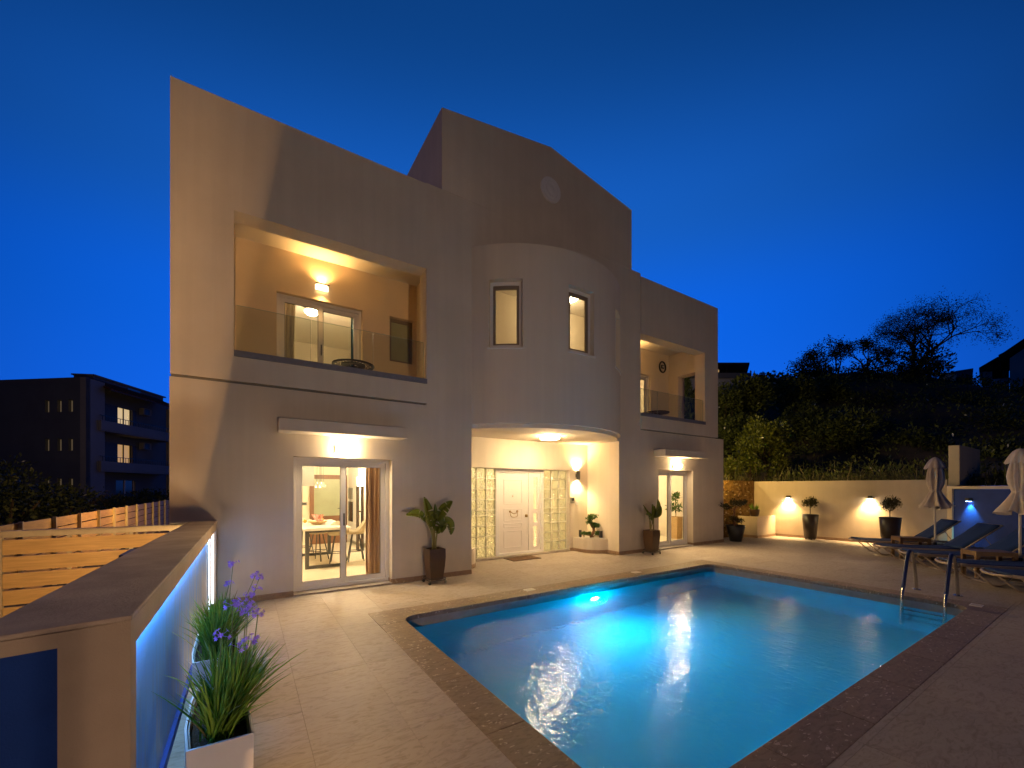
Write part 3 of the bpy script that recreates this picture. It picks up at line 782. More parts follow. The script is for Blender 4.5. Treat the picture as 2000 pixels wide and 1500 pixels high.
t.links.new(cb.outputs[0], ad.inputs[0]); t.links.new(g_.outputs['Position'], ad.inputs[2])
nz = nn('ShaderNodeTexNoise'); nz.inputs['Scale'].default_value = 16; nz.inputs['Detail'].default_value = 1.5; nz.inputs['Distortion'].default_value = 1.2
t.links.new(ad.outputs[0], nz.inputs[0])
bpn = nn('ShaderNodeBump'); bpn.inputs['Strength'].default_value = 0.9; bpn.inputs['Distance'].default_value = 0.05; t.links.new(nz.outputs[0], bpn.inputs['Height'])
for s in (tl, gl, fr, rf): t.links.new(bpn.outputs[0], s.inputs['Normal'])
mx.inputs[0].default_value = 0.22
t.links.new(rf.outputs[0], mx.inputs[1]); t.links.new(tl.outputs[0], mx.inputs[2])
mu = nn('ShaderNodeMath'); mu.operation = 'MULTIPLY'; mu.inputs[1].default_value = 2.4; mu.use_clamp = True; t.links.new(fr.outputs[0], mu.inputs[0])
t.links.new(mu.outputs[0], mx2.inputs[0]); t.links.new(mx.outputs[0], mx2.inputs[1]); t.links.new(gl.outputs[0], mx2.inputs[2]); t.links.new(mx2.outputs[0], o.inputs[0])
M['mortar'] = mat('pale_block_mortar', (0.80, 0.76, 0.62), 0.7)
ZR = [0.036]
for k, hgt in enumerate([.2445] * 4 + [.124] + [.2445] * 4): ZR.append(ZR[-1] + hgt)
ZR = [z - (ZR[-1] - 2.113) * (z - 0.036) / (ZR[-1] - 0.036) for z in ZR]
ZR = [ZR[0]] + ZR[1:]
bl_mesh = {}
for X0, X1 in ((4.172, 4.925), (6.335, 7.098)):
    pit = (X1 - X0) / 3
    gm = MB()
    holes = [(X0 + pit * i + .009, X0 + pit * (i + 1) - .009, ZR[k] + .009, ZR[k + 1] - .009) for i in range(3) for k in range(9)]
    gm.wallx([X0, X1], [ZR[0], ZR[-1]], holes, 8.322, 8.415)
    pn = part(gm, 'glass_block_panel', 'mortar')
    for x0, x1, z0, z1 in holes:
        key = (round(x1 - x0, 3), round(z1 - z0, 3))
        if key not in bl_mesh:
            b = MB(); wd, hg = x1 - x0, z1 - z0; q = .022
            vs = []
            for yy, s in ((0.0, q), (.014, 0)):
                vs += [(s, yy, s), (wd - s, yy, s), (wd - s, yy, hg - s), (s, yy, hg - s)]
            b.add(vs, [(0, 1, 2, 3)] + [(i, 4 + i, 4 + (i + 1) % 4, (i + 1) % 4) for i in range(4)])
            bk = [(0, .07, 0), (wd, .07, 0), (wd, .07, hg), (0, .07, hg)]
            o = len(b.v); b.add(bk, [(3, 2, 1, 0)])
            bo = b.build('glass_block', 'block', pn, loc=(x0, 8.33, z0)); bl_mesh[key] = bo
        else:
            c_ = bl_mesh[key].copy(); C.objects.link(c_); c_.parent = pn; c_.location = (x0, 8.33, z0)
# front door
fd = MB(); fd.frame(4.928, 6.332, 0.0, 2.113, .095, 8.315, 8.42)
dr = part(fd, 'entrance_door', 'white', bevel=.008)
lf = MB(); lf.box(5.024, 5.872, 8.345, 8.40, 0.04, 2.016); leafo = lf.build('door_leaf', 'door', dr, bevel=.006)
mo = MB()
def rim(x0, x1, z0, z1, wd=.018, y=8.3445, pr=.010):
    mo.frame(x0, x1, z0, z1, wd, y - pr, y)
rim(5.16, 5.69, 1.26, 1.86); rim(5.16, 5.69, 0.86, 1.15); rim(5.16, 5.69, 0.70, 0.80); rim(5.16, 5.69, 0.21, 0.62)
mo.build('moulding', 'door', dr, bevel=.005)
sd = MB(); sd.wallx([5.88, 6.236], [0.04, 2.016], [(6.03, 6.155, 1.12, 1.92), (6.03, 6.155, .79, 1.02), (6.03, 6.155, .19, .70)], 8.335, 8.40)
sd.build('side_panel', 'door', dr, bevel=.005)
for z0, z1 in ((1.12, 1.92), (.79, 1.02), (.19, .70)):
    MB().add([(6.03, 8.385, z0), (6.155, 8.385, z0), (6.155, 8.385, z1), (6.03, 8.385, z1)], [(0, 1, 2, 3)]).build('pane', 'block', dr)
hk = MB()
for x in (5.32, 5.53): hk.ball((x, 8.315, 1.085), .026)
hk.tube([(5.33, 8.30, 1.08), (5.37, 8.285, 1.045), (5.425, 8.28, 1.03), (5.48, 8.285, 1.045), (5.52, 8.30, 1.08)], .009)
hk.tube([(5.325, 8.30, 1.07), (5.325, 8.29, .985), (5.355, 8.285, .955), (5.425, 8.285, .945), (5.495, 8.285, .955), (5.525, 8.29, .985), (5.525, 8.30, 1.07)], .007)
hk.build('knocker', 'brass', dr, smooth=True)
kb = MB(); kb.lathe([(.03, 0), (.03, .01), (.012, .02), (.028, .035), (.028, .06), (.01, .068)], 14, cap1=True)
o = kb.build('knob', 'brass', dr, smooth=True); o.rotation_euler = (radians(90), 0, 0); o.location = (5.80, 8.345, .965); o.scale = (.8, 1.3, 1)
kb = MB(); kb.lathe([(.013, 0), (.013, .008), (.006, .01)], 12); o = kb.build('peephole', 'brass', dr); o.rotation_euler = (radians(90), 0, 0); o.location = (5.415, 8.345, 1.455)
FLOOD = 1150
# ================================================================== BOUNDARY WALLS, FENCES
bw_ = empty('boundary_wall', (0, 0, 0), 'low beige wall with a sloping grey cap and a lit blue recessed panel, left of the terrace', 'wall')
def mk(mb, name, m, par, **k): return mb.build(name, m, par, **k)
core = [(-.42, 1.985), (-.42, 7.044), (-.645, 7.044), (-.725, 1.93), (-.52, 1.955)]
mk(MB().prism([(-.42, 2.0), (-.42, 7.044), (-.645, 7.044), (-.72, 1.955)], -.14, 1.175), 'wall', 'boundary', bw_)
f = MB()
f.box(-.4195, -.35, 2.075, 7.044, 1.07, 1.175)                    # band above the panel
f.prism([(-.35, 1.985), (-.35, 2.075), (-.4195, 2.075), (-.4195, 1.985)], -.004, 1.175)
f.box(-.4195, -.35, 6.945, 7.044, 0.0, 1.0695)
f.prism([(-.35, 1.98), (-.352, 1.9848), (-.4195, 1.9848), (-.52, 1.955), (-.52, 1.938)], -.14, 1.175)
f.prism([(-.5205, 1.938), (-.5205, 1.97), (-.719, 1.95), (-.72, 1.905)], 1.125, 1.175)
mk(f, 'panel_frame', 'boundary', bw_)
mk(MB().prism([(-.5215, 1.952), (-.5215, 1.975), (-.72, 1.95), (-.72, 1.925)], -.14, 1.1245), 'panel', 'darkblue', bw_)
mk(MB().prism([(-.343, 1.974), (-.343, 7.046), (-.65, 7.046), (-.732, 1.9)], 1.1755, 1.195), 'cap', 'cap', bw_, bevel=.006)
# streaked blue panel
m = bpy.data.materials.new('streaked_blue_finish'); m.use_nodes = True; t = m.node_tree; b = t.nodes['Principled BSDF']; nn = t.nodes.new; l = t.links.new
g_ = nn('ShaderNodeNewGeometry')
mp = nn('ShaderNodeMapping'); mp.inputs['Scale'].default_value = (1, 9, 0.7); l(g_.outputs['Position'], mp.inputs[0])
n1 = nn('ShaderNodeTexNoise'); n1.inputs['Scale'].default_value = 2.0; n1.inputs['Detail'].default_value = 7; n1.inputs['Roughness'].default_value = .62; l(mp.outputs[0], n1.inputs[0])
sp = nn('ShaderNodeSeparateXYZ'); l(g_.outputs['Position'], sp.inputs[0])
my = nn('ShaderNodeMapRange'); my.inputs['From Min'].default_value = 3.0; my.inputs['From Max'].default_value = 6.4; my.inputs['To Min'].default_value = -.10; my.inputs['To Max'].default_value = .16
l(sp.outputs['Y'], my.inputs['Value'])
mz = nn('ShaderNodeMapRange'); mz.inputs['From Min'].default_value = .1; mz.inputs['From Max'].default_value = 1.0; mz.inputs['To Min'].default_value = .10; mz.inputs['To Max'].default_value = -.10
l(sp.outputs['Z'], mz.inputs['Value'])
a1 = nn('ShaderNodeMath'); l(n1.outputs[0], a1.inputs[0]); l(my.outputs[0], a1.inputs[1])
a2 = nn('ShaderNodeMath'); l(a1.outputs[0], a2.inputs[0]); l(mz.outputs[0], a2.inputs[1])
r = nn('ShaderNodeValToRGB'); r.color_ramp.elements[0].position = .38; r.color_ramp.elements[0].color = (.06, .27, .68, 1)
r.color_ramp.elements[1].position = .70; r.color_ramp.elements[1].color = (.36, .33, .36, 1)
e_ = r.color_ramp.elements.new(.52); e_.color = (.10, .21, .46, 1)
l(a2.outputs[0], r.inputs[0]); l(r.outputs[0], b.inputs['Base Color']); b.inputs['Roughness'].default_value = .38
bb = nn('ShaderNodeBump'); bb.inputs['Strength'].default_value = .25; bb.inputs['Distance'].default_value = .01; l(n1.outputs[0], bb.inputs['Height']); l(bb.outputs[0], b.inputs['Normal'])
M['streak'] = m
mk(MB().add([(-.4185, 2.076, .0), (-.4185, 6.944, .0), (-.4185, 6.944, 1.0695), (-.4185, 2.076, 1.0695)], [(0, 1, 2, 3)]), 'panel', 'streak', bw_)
mk(MB().box(-.4180, -.395, 2.076, 6.944, 0.001, 0.06), 'kerb', 'bluewall', bw_)
# led strips in the recess
e = empty('led_strip', (-.40, 6.91, .5), 'white vertical strip light glowing at the far end of the blue wall panel', 'strip light')
mk(MB().box(-.0, .022, .012, .034, -.43, .565), 'diffuser', 'whitestrip', e)
mk(MB().box(-.0165, -.012, .0, .034, -.43, .565), 'channel', 'upvc', e)
e = empty('led_strip', (-.405, 6.50, .5), 'thin pale strip light standing upright on the streaked blue panel', 'strip light')
mk(MB().box(-.0, .012, -.012, .012, -.43, .565), 'diffuser', 'whitestrip', e)
mk(MB().box(-.0125, -.0005, -.016, .016, -.43, .566), 'channel', 'upvc', e)
e = empty('led_strip', (-.385, 4.5, 1.062), 'blue strip light hidden under the top edge of the streaked panel', 'strip light')
mk(MB().box(-.02, .02, -2.4, 2.4, 0.0, .0065), 'channel', 'upvc', e)
mk(MB().box(-.012, .012, -2.4, 2.35, -.008, -.0005), 'diffuser', 'bluestrip', e)
light('AREA', 'bulb', e, (-.004, -.05, -.012), 24.0, (.32, .66, 1.0), sx=.02, sy=4.6, spread=radians(120), aim=(0, 0, -1)).rotation_euler = (0, radians(26), 0)

# slatted fence beside the side passage: each board its own
fe = empty('slatted_fence', (-3.0, 15, 0), 'long fence of orange lit horizontal boards between posts along the left passage', 'fence')
fr_ = R_(3); board = None
for k in range(-5, 12):
    y = 9.6 + 1.36 * k - 15
    mk(MB().box(.0, .05, y - .022, y + .022, -.14, 1.12), 'post', 'galv', fe)
    if k == 11: break
    for j in range(6):
        z = 1.108 - .2 * (j + 1)
        if board is None:
            board = MB().box(-.03, -.004, .003, 1.357, .012, .188).build('board', 'larch', fe, loc=(0, y, z))
        else:
            c_ = board.copy(); C.objects.link(c_); c_.parent = fe; c_.location = (fr_.uniform(-.003, .003), y, z + fr_.uniform(-.002, .002))
ga = empty('slatted_gate', (-1.5, 6.98, 0), 'orange boarded gate with a grey steel top rail behind the boundary wall', 'gate')
mk(MB().box(-.86, -.80, -.03, .03, -.1, 1.165).box(.72, .775, -.03, .03, -.1, 1.09), 'post', 'galv', ga)
mk(MB().box(-.7995, .84, -.035, .035, 1.09, 1.168).box(-1.6, -.8605, -.035, .035, 1.09, 1.166), 'top_rail', 'galv', ga, bevel=.006)
mk(MB().box(.845, .86, -.05, .05, 1.05, 1.17), 'bracket', 'upvc', ga)
board = None
for k, x0, x1 in ((0, -.797, .717), (1, -1.6, -.863)):
    for j in range(6):
        z = 1.075 - .19 * (j + 1)
        mk(MB().box(x0, x1, -.014, .012, z + .012, z + .178), 'board', 'larch', ga)
mk(MB().box(-.3, -.26, .013, .03, 0, 1.085).box(.25, .29, .013, .03, 0, 1.085), 'batten', 'galv', ga)
# lamps that light gate and passage
e = empty('wall_lamp', (-.67, 5.1, .98), 'small wall lamp on the outer side of the boundary wall, facing the gate', 'wall lamp')
mk(MB().box(-.30, .0, -.05, .42, .036, .06), 'hood', 'black', e); mk(MB().box(-.09, .0, -.05, .03, -.03, .0355), 'housing', 'black', e); mk(MB().box(-.08, -.01, .031, .036, -.02, .02), 'lens', 'lens', e)  # hood plate added to keep the beam off the facade above the gate
light('SPOT', 'bulb', e, (-.05, .06, .0), 150, (1, .60, .24), .008, angle=radians(120), blend=.5, aim=(-.5, 1, -.30))
e = empty('wall_lamp', (-.852, 13.2, 2.0), 'small wall lamp on the side of the villa over the left passage', 'wall lamp')
mk(MB().box(-.09, .0, -.05, .05, .0, .1), 'housing', 'black', e); mk(MB().box(-.08, -.01, -.04, .04, -.006, -.001), 'lens', 'lens', e)
light('POINT', 'bulb', e, (-.20, 0, -.05), 230, (1, .58, .18), .05)
light('SPOT', 'bulb', e, (-.16, .12, -.05), 800, (1, .58, .18), .05, angle=radians(100), blend=.8, aim=(-.30, 1, -.12))
# unseen spotlight behind the photographer; plates added to cut its wedge on the facade
SL = Vector((-.15, -1.6, 1.06))
e = empty('added_spotlight', SL, 'unseen spotlight on a slim stand at the terrace front, plates added to cut its beam', 'spotlight')
mk(MB().lathe([(.09, -1.058), (.09, -1.04), (.012, -1.03), (.012, -.06)], 14), 'stand', 'black', e)
mk(MB().lathe([(.035, -.06), (.035, -.012)], 12), 'housing', 'black', e)
P1 = Vector((-.54, FY, 1.45)) - SL; P2 = Vector((.46, FY, 7.15)) - SL
def plate(q, dx):
    vs = q + [p + Vector(dx) for p in q]
    return MB().add(vs, [(0, 1, 2, 3), (7, 6, 5, 4)] + [(i, 4 + i, 4 + (i + 1) % 4, (i + 1) % 4) for i in range(4)])
lo = P1 + (P1 - P2) * .32
mk(plate([lo * .014, lo * .052, P2 * .052, P2 * .014], (.22, 0, 0)), 'beam_plate', 'black', e)
qa = Vector((-2.4, FY - SL.y, .37)); qb = Vector((.5, FY - SL.y, .37))
mk(plate([qa * .014, qa * .05, qb * .05, qb * .014], (0, 0, -.12)), 'beam_plate', 'black', e)
qa = Vector((-.98, FY - SL.y, -.4)); qb = Vector((-.98, FY - SL.y, 8.5))
mk(plate([qa * .014, qa * .05, qb * .05, qb * .014], (-.2, 0, 0)), 'beam_plate', 'black', e)
for dx, pw in ((.0, 980), (.0085, 400)):
    light('SPOT', 'bulb', e, (dx, 0, 0), pw, (1.0, .56, .23), .0035, angle=radians(80), blend=1.0, aim=(-.06, 1, .12))
# fill lamp added unseen behind the photographer to lift the facade
e = empty('added_fill_lamp', (0.5, -8.0, -.14), 'unseen fill lamp added out in front of the terrace facing the villa', 'flood lamp')
mk(MB().box(-.03, .03, -.03, .03, 0, .22), 'stand', 'black', e); mk(MB().box(-.14, .14, -.06, .05, .2205, .44), 'housing', 'black', e); mk(MB().box(-.12, .12, .0505, .054, .24, .42), 'lens', 'lens', e)
light('SPOT', 'bulb', e, (0, .10, .33), FLOOD, (1.0, .68, .42), .12, angle=radians(112), blend=1.0, aim=(.32, 1, .06))

# garden wall on the right
gw = empty('garden_wall', (15.6, 5.0, 0), 'plain cream garden wall with two small downlights behind the topiary pots', 'wall')
gw.location = (0, 0, 0)
a0 = (15.24, 7.63); a1 = (15.942, 2.945)
ux = Vector((a1[0] - a0[0], a1[1] - a0[1])).normalized(); nx_ = Vector((-ux.y, ux.x))      # nx_ points away from the terrace
if nx_.x < 0: nx_ = -nx_
def strip(p, q, off0, off1, z0, z1):
    P = lambda a, o: (a[0] + nx_.x * o, a[1] + nx_.y * o)
    return MB().prism([P(p, off0), P(q, off0), P(q, off1), P(p, off1)], z0, z1)
mk(strip(a0, a1, 0, .22, -.1, 1.88), 'wall', 'garden', gw)
mk(strip((15.338, 6.96), a1, -.014, .001, .001, .085), 'skirting', 'skirt', gw)
sw = empty('stone_wall', (0, 0, 0), 'ochre rubble faced wall between the villa corner and the cream garden wall', 'wall')
mk(MB().box(12.0, 15.22, 7.62, 7.86, -.1, 1.905), 'wall', 'clad', sw)
ch = MB(); rc = R_(11)
for k in range(520):
    x = rc.uniform(12.35, 15.1); z = rc.uniform(.05, 1.86); s = rc.uniform(.012, .05) * (1.4 if rc.random() < .12 else 1); n = rc.randint(4, 6); a = rc.uniform(0, 6)
    poly = [(x + s * rc.uniform(.6, 1.2) * cos(a + 2 * pi * i / n) * 1.3, z + s * rc.uniform(.5, 1) * sin(a + 2 * pi * i / n)) for i in range(n)]
    ch.cur = 0 if rc.random() < .22 else 1
    ch.prism_y(poly, 7.62 - rc.uniform(.006, .03), 7.6205)
o = ch.build('flint', ['cladchip', 'clad'], sw); tag(o, kind='stuff')
pbx = empty('planter_box', (0, 0, 0), 'low cream walled planter box in the corner below the stone wall', 'planter')
mk(MB().box(14.13, 15.33, 6.97, 7.05, 0, .70).box(14.13, 14.21, 7.051, 7.619, 0, .70), 'wall', 'garden', pbx)
mk(MB().box(14.211, 15.24, 7.051, 7.619, .0, .64), 'soil', 'soil', pbx)
mk(MB().box(14.12, 15.33, 6.956, 6.969, .001, .085).box(14.116, 14.129, 6.956, 7.61, .001, .085), 'skirting', 'skirt', pbx)
# blue framed wall
B0 = Vector((15.93, 2.93)); bd = Vector((-.61, -.79)).normalized(); bn = Vector((.79, -.61)).normalized()
blw = empty('blue_wall', (0, 0, 0), 'deep blue wall panel inside a beige frame behind the sun loungers', 'wall')
def bst(t0, t1, o0, o1, z0, z1):
    P = lambda t, o: (B0.x + bd.x * t + bn.x * o, B0.y + bd.y * t + bn.y * o)
    return MB().prism([P(t0, o0), P(t1, o0), P(t1, o1), P(t0, o1)], z0, z1)
mk(bst(.0, 5.6, .04, .26, -.1, 1.62), 'panel', 'bluewall', blw)
f = bst(-.02, .12, 0.0, .26, -.05, 1.70)
for x in (bst(.1205, 5.6, 0.0, .26, 1.625, 1.699), bst(5.6005, 5.75, 0, .26, -.05, 1.70)): f.add(x.v, x.f)
mk(f, 'panel_frame', 'garden', blw)
mk(bst(.1205, 5.6, .028, .039, .001, .08), 'skirting', 'skirt', blw)
pl = empty('wall_stub', (0, 0, 0), 'tall pale rendered slab rising behind the corner of the blue wall', 'wall')
mk(MB().box(16.3, 18.8, 2.77, 2.985, -.1, 2.82), 'wall', 'garden', pl, bevel=.01)

# downlights on the garden walls
def downlight(x, y, z, yaw, label, col, power, lens, cat='wall lamp', grp=None, ang=112):
    e = empty('downlight', (x, y, z), label, cat, grp, rz=yaw)          # local -x points off the wall
    mk(MB().box(-.095, -.001, -.05, .05, 0, .085), 'housing', 'darkgrey', e, bevel=.004)
    mk(MB().box(-.085, -.012, -.04, .04, -.006, -.0008), 'lens', lens, e)
    light('SPOT', 'bulb', e, (-.07, 0, -.012), power, col, .03, angle=radians(ang), blend=.8, aim=(.16, 0, -1))
    return e
wa = atan2(nx_.y, nx_.x)
downlight(15.396, 6.588, 1.31, wa, 'small downlight on the cream wall beside the planter box, left of the nearer round topiary', (1, .66, .28), 380, 'lens', grp='downlights on the garden wall')
downlight(15.708, 4.506, 1.33, wa, 'small downlight on the cream wall beside the topiary behind the loungers', (1, .66, .28), 380, 'lens', grp='downlights on the garden wall')
p = B0 + bd * .56 + bn * .04
downlight(p.x, p.y, 1.31, atan2(bn.y, bn.x), 'small dark lamp throwing blue light down the blue wall', (.15, .72, 1.0), 90, 'bluelens', ang=80)
p = B0 + bd * 3.4 + bn * .04
downlight(p.x, p.y, 1.31, atan2(bn.y, bn.x), 'second dark lamp further along the blue wall, behind the loungers', (.62, .66, .85), 50, 'bluelens', ang=80)

# ================================================================== LAMPS OF THE HOUSE
def lamp_box(x, y, z, label, power):
    e = empty('wall_lamp', (x, y, z), label, 'wall lamp', 'wall lamps over the terrace doors')
    mk(MB().box(-.125, .125, -.018, -.0, -.05, .055), 'back_plate', 'hood', e)
    m_ = MB(); m_.box(-.115, .115, -.115, -.0185, -.045, .05); mk(m_, 'diffuser', 'lampwarm', e, bevel=.012)
    mk(MB().box(-.135, -.126, -.04, -.0, -.05, .055), 'end_cap', 'hood', e)
    light('SPOT', 'bulb', e, (0, -.14, -.06), power, WARM2, .05, angle=radians(118), blend=.7, aim=(0, -1, -.85))
lamp_box(1.325, FY, 2.27, 'glowing box wall lamp under the canopy over the kitchen door, left of the entrance', 240)
lamp_box(9.93, FY, 2.255, 'glowing box wall lamp under the canopy over the narrow door, right of the entrance', 300)
# half moon lamp on the balcony
def half_moon(x, y, z, label, power):
    e = empty('wall_lamp', (x, y, z), label, 'wall lamp', 'half round lamps on the balconies')
    sh = MB(); n = 12
    vs = []
    for k in range(n + 1):
        a = pi * k / n
        vs += [(-.115 * cos(a), -.10 * sin(a), -.02 - .05 * sin(a)), (-.115 * cos(a), -.10 * sin(a), .055)]
    sh.add(vs, [(2 * k, 2 * k + 2, 2 * k + 3, 2 * k + 1) for k in range(n)])
    mk(sh, 'shade', 'shade_glow', e, smooth=True)
    mk(MB().box(-.12, .12, -.01, -.0, -.04, .06), 'back_plate', 'white', e)
    mk(MB().box(-.122, .122, -.112, -.1125 + .006, .045, .062), 'trim', 'darkgrey', e)
    light('SPOT', 'bulb', e, (0, -.075, .065), power, (1, .55, .17), .03, angle=radians(150), blend=.8, aim=(0, -.28, 1))
    light('SPOT', 'bulb', e, (0, -.075, -.075), power * .45, (1, .58, .2), .03, angle=radians(140), blend=.8, aim=(0, -.35, -1))
half_moon(1.20, 8.5, 5.42, 'half round wall lamp glowing over the sliding door of the wide balcony', 58)
half_moon(9.55, 8.5, 5.45, 'half round wall lamp on the small balcony, hidden by its edge', 50)
# entrance ceiling lamp and up and down sconce
e = empty('ceiling_lamp', (5.64, 7.18, 2.80), 'square ceiling lamp glowing over the entrance', 'ceiling lamp')
mk(MB().box(-.17, .17, -.17, .17, -.022, -.001), 'base_plate', 'upvc', e); mk(MB().box(-.155, .155, -.155, .155, -.075, -.0225), 'diffuser', 'lampentry', e, bevel=.02)
light('POINT', 'bulb', e, (0, 0, -.14), 30, WARM2, .08)
e = empty('wall_sconce', (7.33, 8.2, 1.98), 'dark up and down cylinder sconce on the entrance wall', 'wall lamp')
c_ = MB(); c_.lathe([(.05, -.11), (.05, .11), (.043, .11), (.043, -.11)], 18, c=(0, -.075), cap0=False, cap1=False); mk(c_, 'housing', 'darkgrey', e, smooth=False)
mk(MB().box(-.03, .03, -.03, -.0, -.05, .05), 'bracket', 'darkgrey', e)
mk(MB().lathe([(.04, .085), (.04, .09)], 14, c=(0, -.075)).lathe([(.04, -.09), (.04, -.085)], 14, c=(0, -.075)), 'lens', 'lens', e)
light('SPOT', 'bulb', e, (0, -.075, .115), 120, WARM2, .03, angle=radians(120), blend=.9, aim=(0, .15, 1))
light('SPOT', 'bulb', e, (0, -.075, -.115), 120, WARM2, .03, angle=radians(120), blend=.9, aim=(0, .15, -1))
# intercom and bell on the entrance wall
e = empty('intercom', (7.165, 8.2, 1.335), 'grey intercom box on the entrance wall beside the glass blocks', 'intercom')
mk(MB().box(-.055, .055, -.06, -.0, -.085, .075), 'housing', 'hood', e, bevel=.006); mk(MB().box(-.035, .035, -.066, -.0605, -.02, .055), 'face', 'darkglass', e)
mk(MB().box(-.02, .02, -.066, -.0605, -.06, -.04), 'button', 'steel', e)
e = empty('bell_push', (7.33, 8.2, 1.25), 'small white bell push right of the intercom', 'bell push')
mk(MB().box(-.04, .04, -.035, -.0, -.05, .05), 'housing', 'white', e, bevel=.006); mk(MB().box(-.02, .02, -.039, -.0355, -.02, .02), 'button', 'upvc', e)

# ================================================================== POOL LADDER
e = empty('pool_ladder', (8.55, 1.80, 0), 'stainless pool ladder with two blue sleeved handrails at the right end of the pool', 'ladder')
for y in (.23, -.23):
    pts = [(.575, y, .0), (.53, y, .22), (.42, y, .50), (.33, y, .625), (.22, y, .66), (.12, y, .60), (.02, y, .42), (-.09, y, .16), (-.15, y, .0), (-.17, y, -.2), (-.17, y, -1.1)]
    # smooth
    sm = []
    for i in range(len(pts) - 1):
        p0 = Vector(pts[max(i - 1, 0)]); p1 = Vector(pts[i]); p2 = Vector(pts[i + 1]); p3 = Vector(pts[min(i + 2, len(pts) - 1)])
        for s in range(5):
            t_ = s / 5
            sm.append(.5 * ((2 * p1) + (p2 - p0) * t_ + (2 * p0 - 5 * p1 + 4 * p2 - p3) * t_ ** 2 + (3 * p1 - p0 - 3 * p2 + p3) * t_ ** 3))
    sm.append(Vector(pts[-1]))
    h_ = mk(MB().tube(sm, .021, 12), 'handrail', 'steel', e, smooth=True)
    mk(MB().tube([p for i, p in enumerate(sm) if 19 <= i <= 36], .0255, 12), 'sleeve', 'bluesleeve', h_, smooth=True)
    mk(MB().lathe([(.055, .001), (.055, .012), (.03, .022)], 16, c=(.575, y)), 'flange', 'steel', h_)
for z in (-.30, -.58, -.86):
    mk(MB().box(-.22, -.14, -.21, .21, z, z + .03), 'rung', 'steel', e, bevel=.006)

# ================================================================== LOUNGERS, PARASOLS, TABLES
def lounger_proto():
    e = empty('sun_lounger', (0, 0, 0), None, 'sun lounger', 'sun loungers in a row by the pool')
    for s in (1, -1):
        y = .31 * s
        mk(MB().tube([(.0, y, .345), (.10, y, .335), (.5, y, .325), (1.2, y, .325), (1.95, y, .325)], .026, 8), 'rail', 'alu', e, smooth=True)
        for x0 in (.10, 1.22):
            mk(MB().tube([(x0, y * .97, .318), (x0 + .30, y * .97, .035), (x0 + .34, y * .97, .016), (x0 + .42, y * .97, .016), (x0 + .46, y * .97, .035), (x0 + .66, y * .97, .318)], .014, 7), 'leg', 'alu', e, smooth=True)
    fb = [(.0, .31, .345), (-.05, .24, .335), (-.085, .12, .325), (-.095, 0, .322), (-.085, -.12, .325), (-.05, -.24, .335), (.0, -.31, .345)]
    mk(MB().tube(fb, .021, 8), 'foot_bar', 'alu', e, smooth=True)
    mk(MB().tube([(.46, -.30, .018), (.46, .30, .018)], .011, 6).tube([(1.60, -.30, .018), (1.60, .30, .018)], .011, 6), 'stretcher', 'alu', e)
    s_ = MB(); k = 14
    for i in range(k + 1):
        x = .01 + 1.22 * i / k; dz = .0 - .018 * sin(pi * i / k)
        for y in (-.295, -.15, 0, .15, .295): s_.v.append((x, y, .348 + dz - .012 * (1 - (y / .3) ** 2)))
    for i in range(k):
        for j in range(4):
            a = i * 5 + j; s_.f.append((a, a + 1, a + 6, a + 5)); s_.mi.append(0)
    so = mk(s_, 'seat', 'sling', e, smooth=True); so.modifiers.new('thick', 'SOLIDIFY').thickness = .028
    ca, sa = cos(radians(40)), sin(radians(40))
    b_ = MB()
    for i in range(9):
        d = .80 * i / 8
        for y in (-.295, -.15, 0, .15, .295): b_.v.append((1.235 + d * ca + .02 * sin(pi * i / 8) * sa, y, .355 + d * sa - .02 * sin(pi * i / 8) * ca))
    for i in range(8):
        for j in range(4):
            a = i * 5 + j; b_.f.append((a, a + 1, a + 6, a + 5)); b_.mi.append(0)
    bo = mk(b_, 'backrest', 'sling', e, smooth=True); bo.modifiers.new('thick', 'SOLIDIFY').thickness = .028
    bf = MB()
    for s in (1, -1): bf.tube([(1.235, .31 * s, .335), (1.235 + .84 * ca, .31 * s, .335 + .84 * sa)], .014, 7)
    bf.tube([(1.235 + .84 * ca, -.31, .335 + .84 * sa), (1.235 + .84 * ca, .31, .335 + .84 * sa)], .014, 7)
    mk(bf, 'back_frame', 'alu', e, smooth=True)
    st = MB()
    for s in (1, -1): st.tube([(1.235 + .48 * ca, .295 * s, .32 + .48 * sa), (1.80, .295 * s, .325)], .009, 6)
    mk(st, 'strut', 'alu', e)
    return e
spots = [((13.08, 4.05), 'navy sun lounger furthest from the camera, its head in front of the cream wall'),
         ((12.12, 3.28), 'navy sun lounger second from the cream wall, nearest behind the first small table'),
         ((11.40, 2.66), 'navy sun lounger in the middle of the row, behind the far ladder rail'),
         ((10.47, 1.92), 'navy sun lounger beside the nearer teak table, cut by the frame edge'),
         ((9.73, 1.26), 'navy sun lounger closest to the camera, only its foot end showing')]
proto = lounger_proto(); LA = atan2(-.8, .6)
for i, ((x, y), lb) in enumerate(spots):
    o = proto if i == 0 else copy_tree(proto)
    o.location = (x, y, 0.0); o.rotation_euler = (0, 0, LA + (0, .02, -.015, .01, -.01)[i]); o['label'] = lb
def table_proto():
    e = empty('side_table', (0, 0, 0), None, 'side table', 'teak side tables between the loungers')
    for k in range(7):
        y = -.21 + .06 * k
        mk(MB().box(-.0, .56, y + .003, y + .054, .478, .50), 'slat', 'teak', e)
    for x in (.0, .505):
        for y in (-.21, .159):
            mk(MB().box(x, x + .055, y, y + .051, 0, .4775), 'leg', 'teak', e)
        mk(MB().box(x + .002, x + .053, -.158, .158, .41, .4772), 'rail', 'teak', e)
    mk(MB().box(.056, .504, -.205, -.165, .42, .4772).box(.056, .504, .165, .205, .42, .4772), 'apron', 'teak', e)
    return e
tp = table_proto()
hd = Vector((.6, -.8))
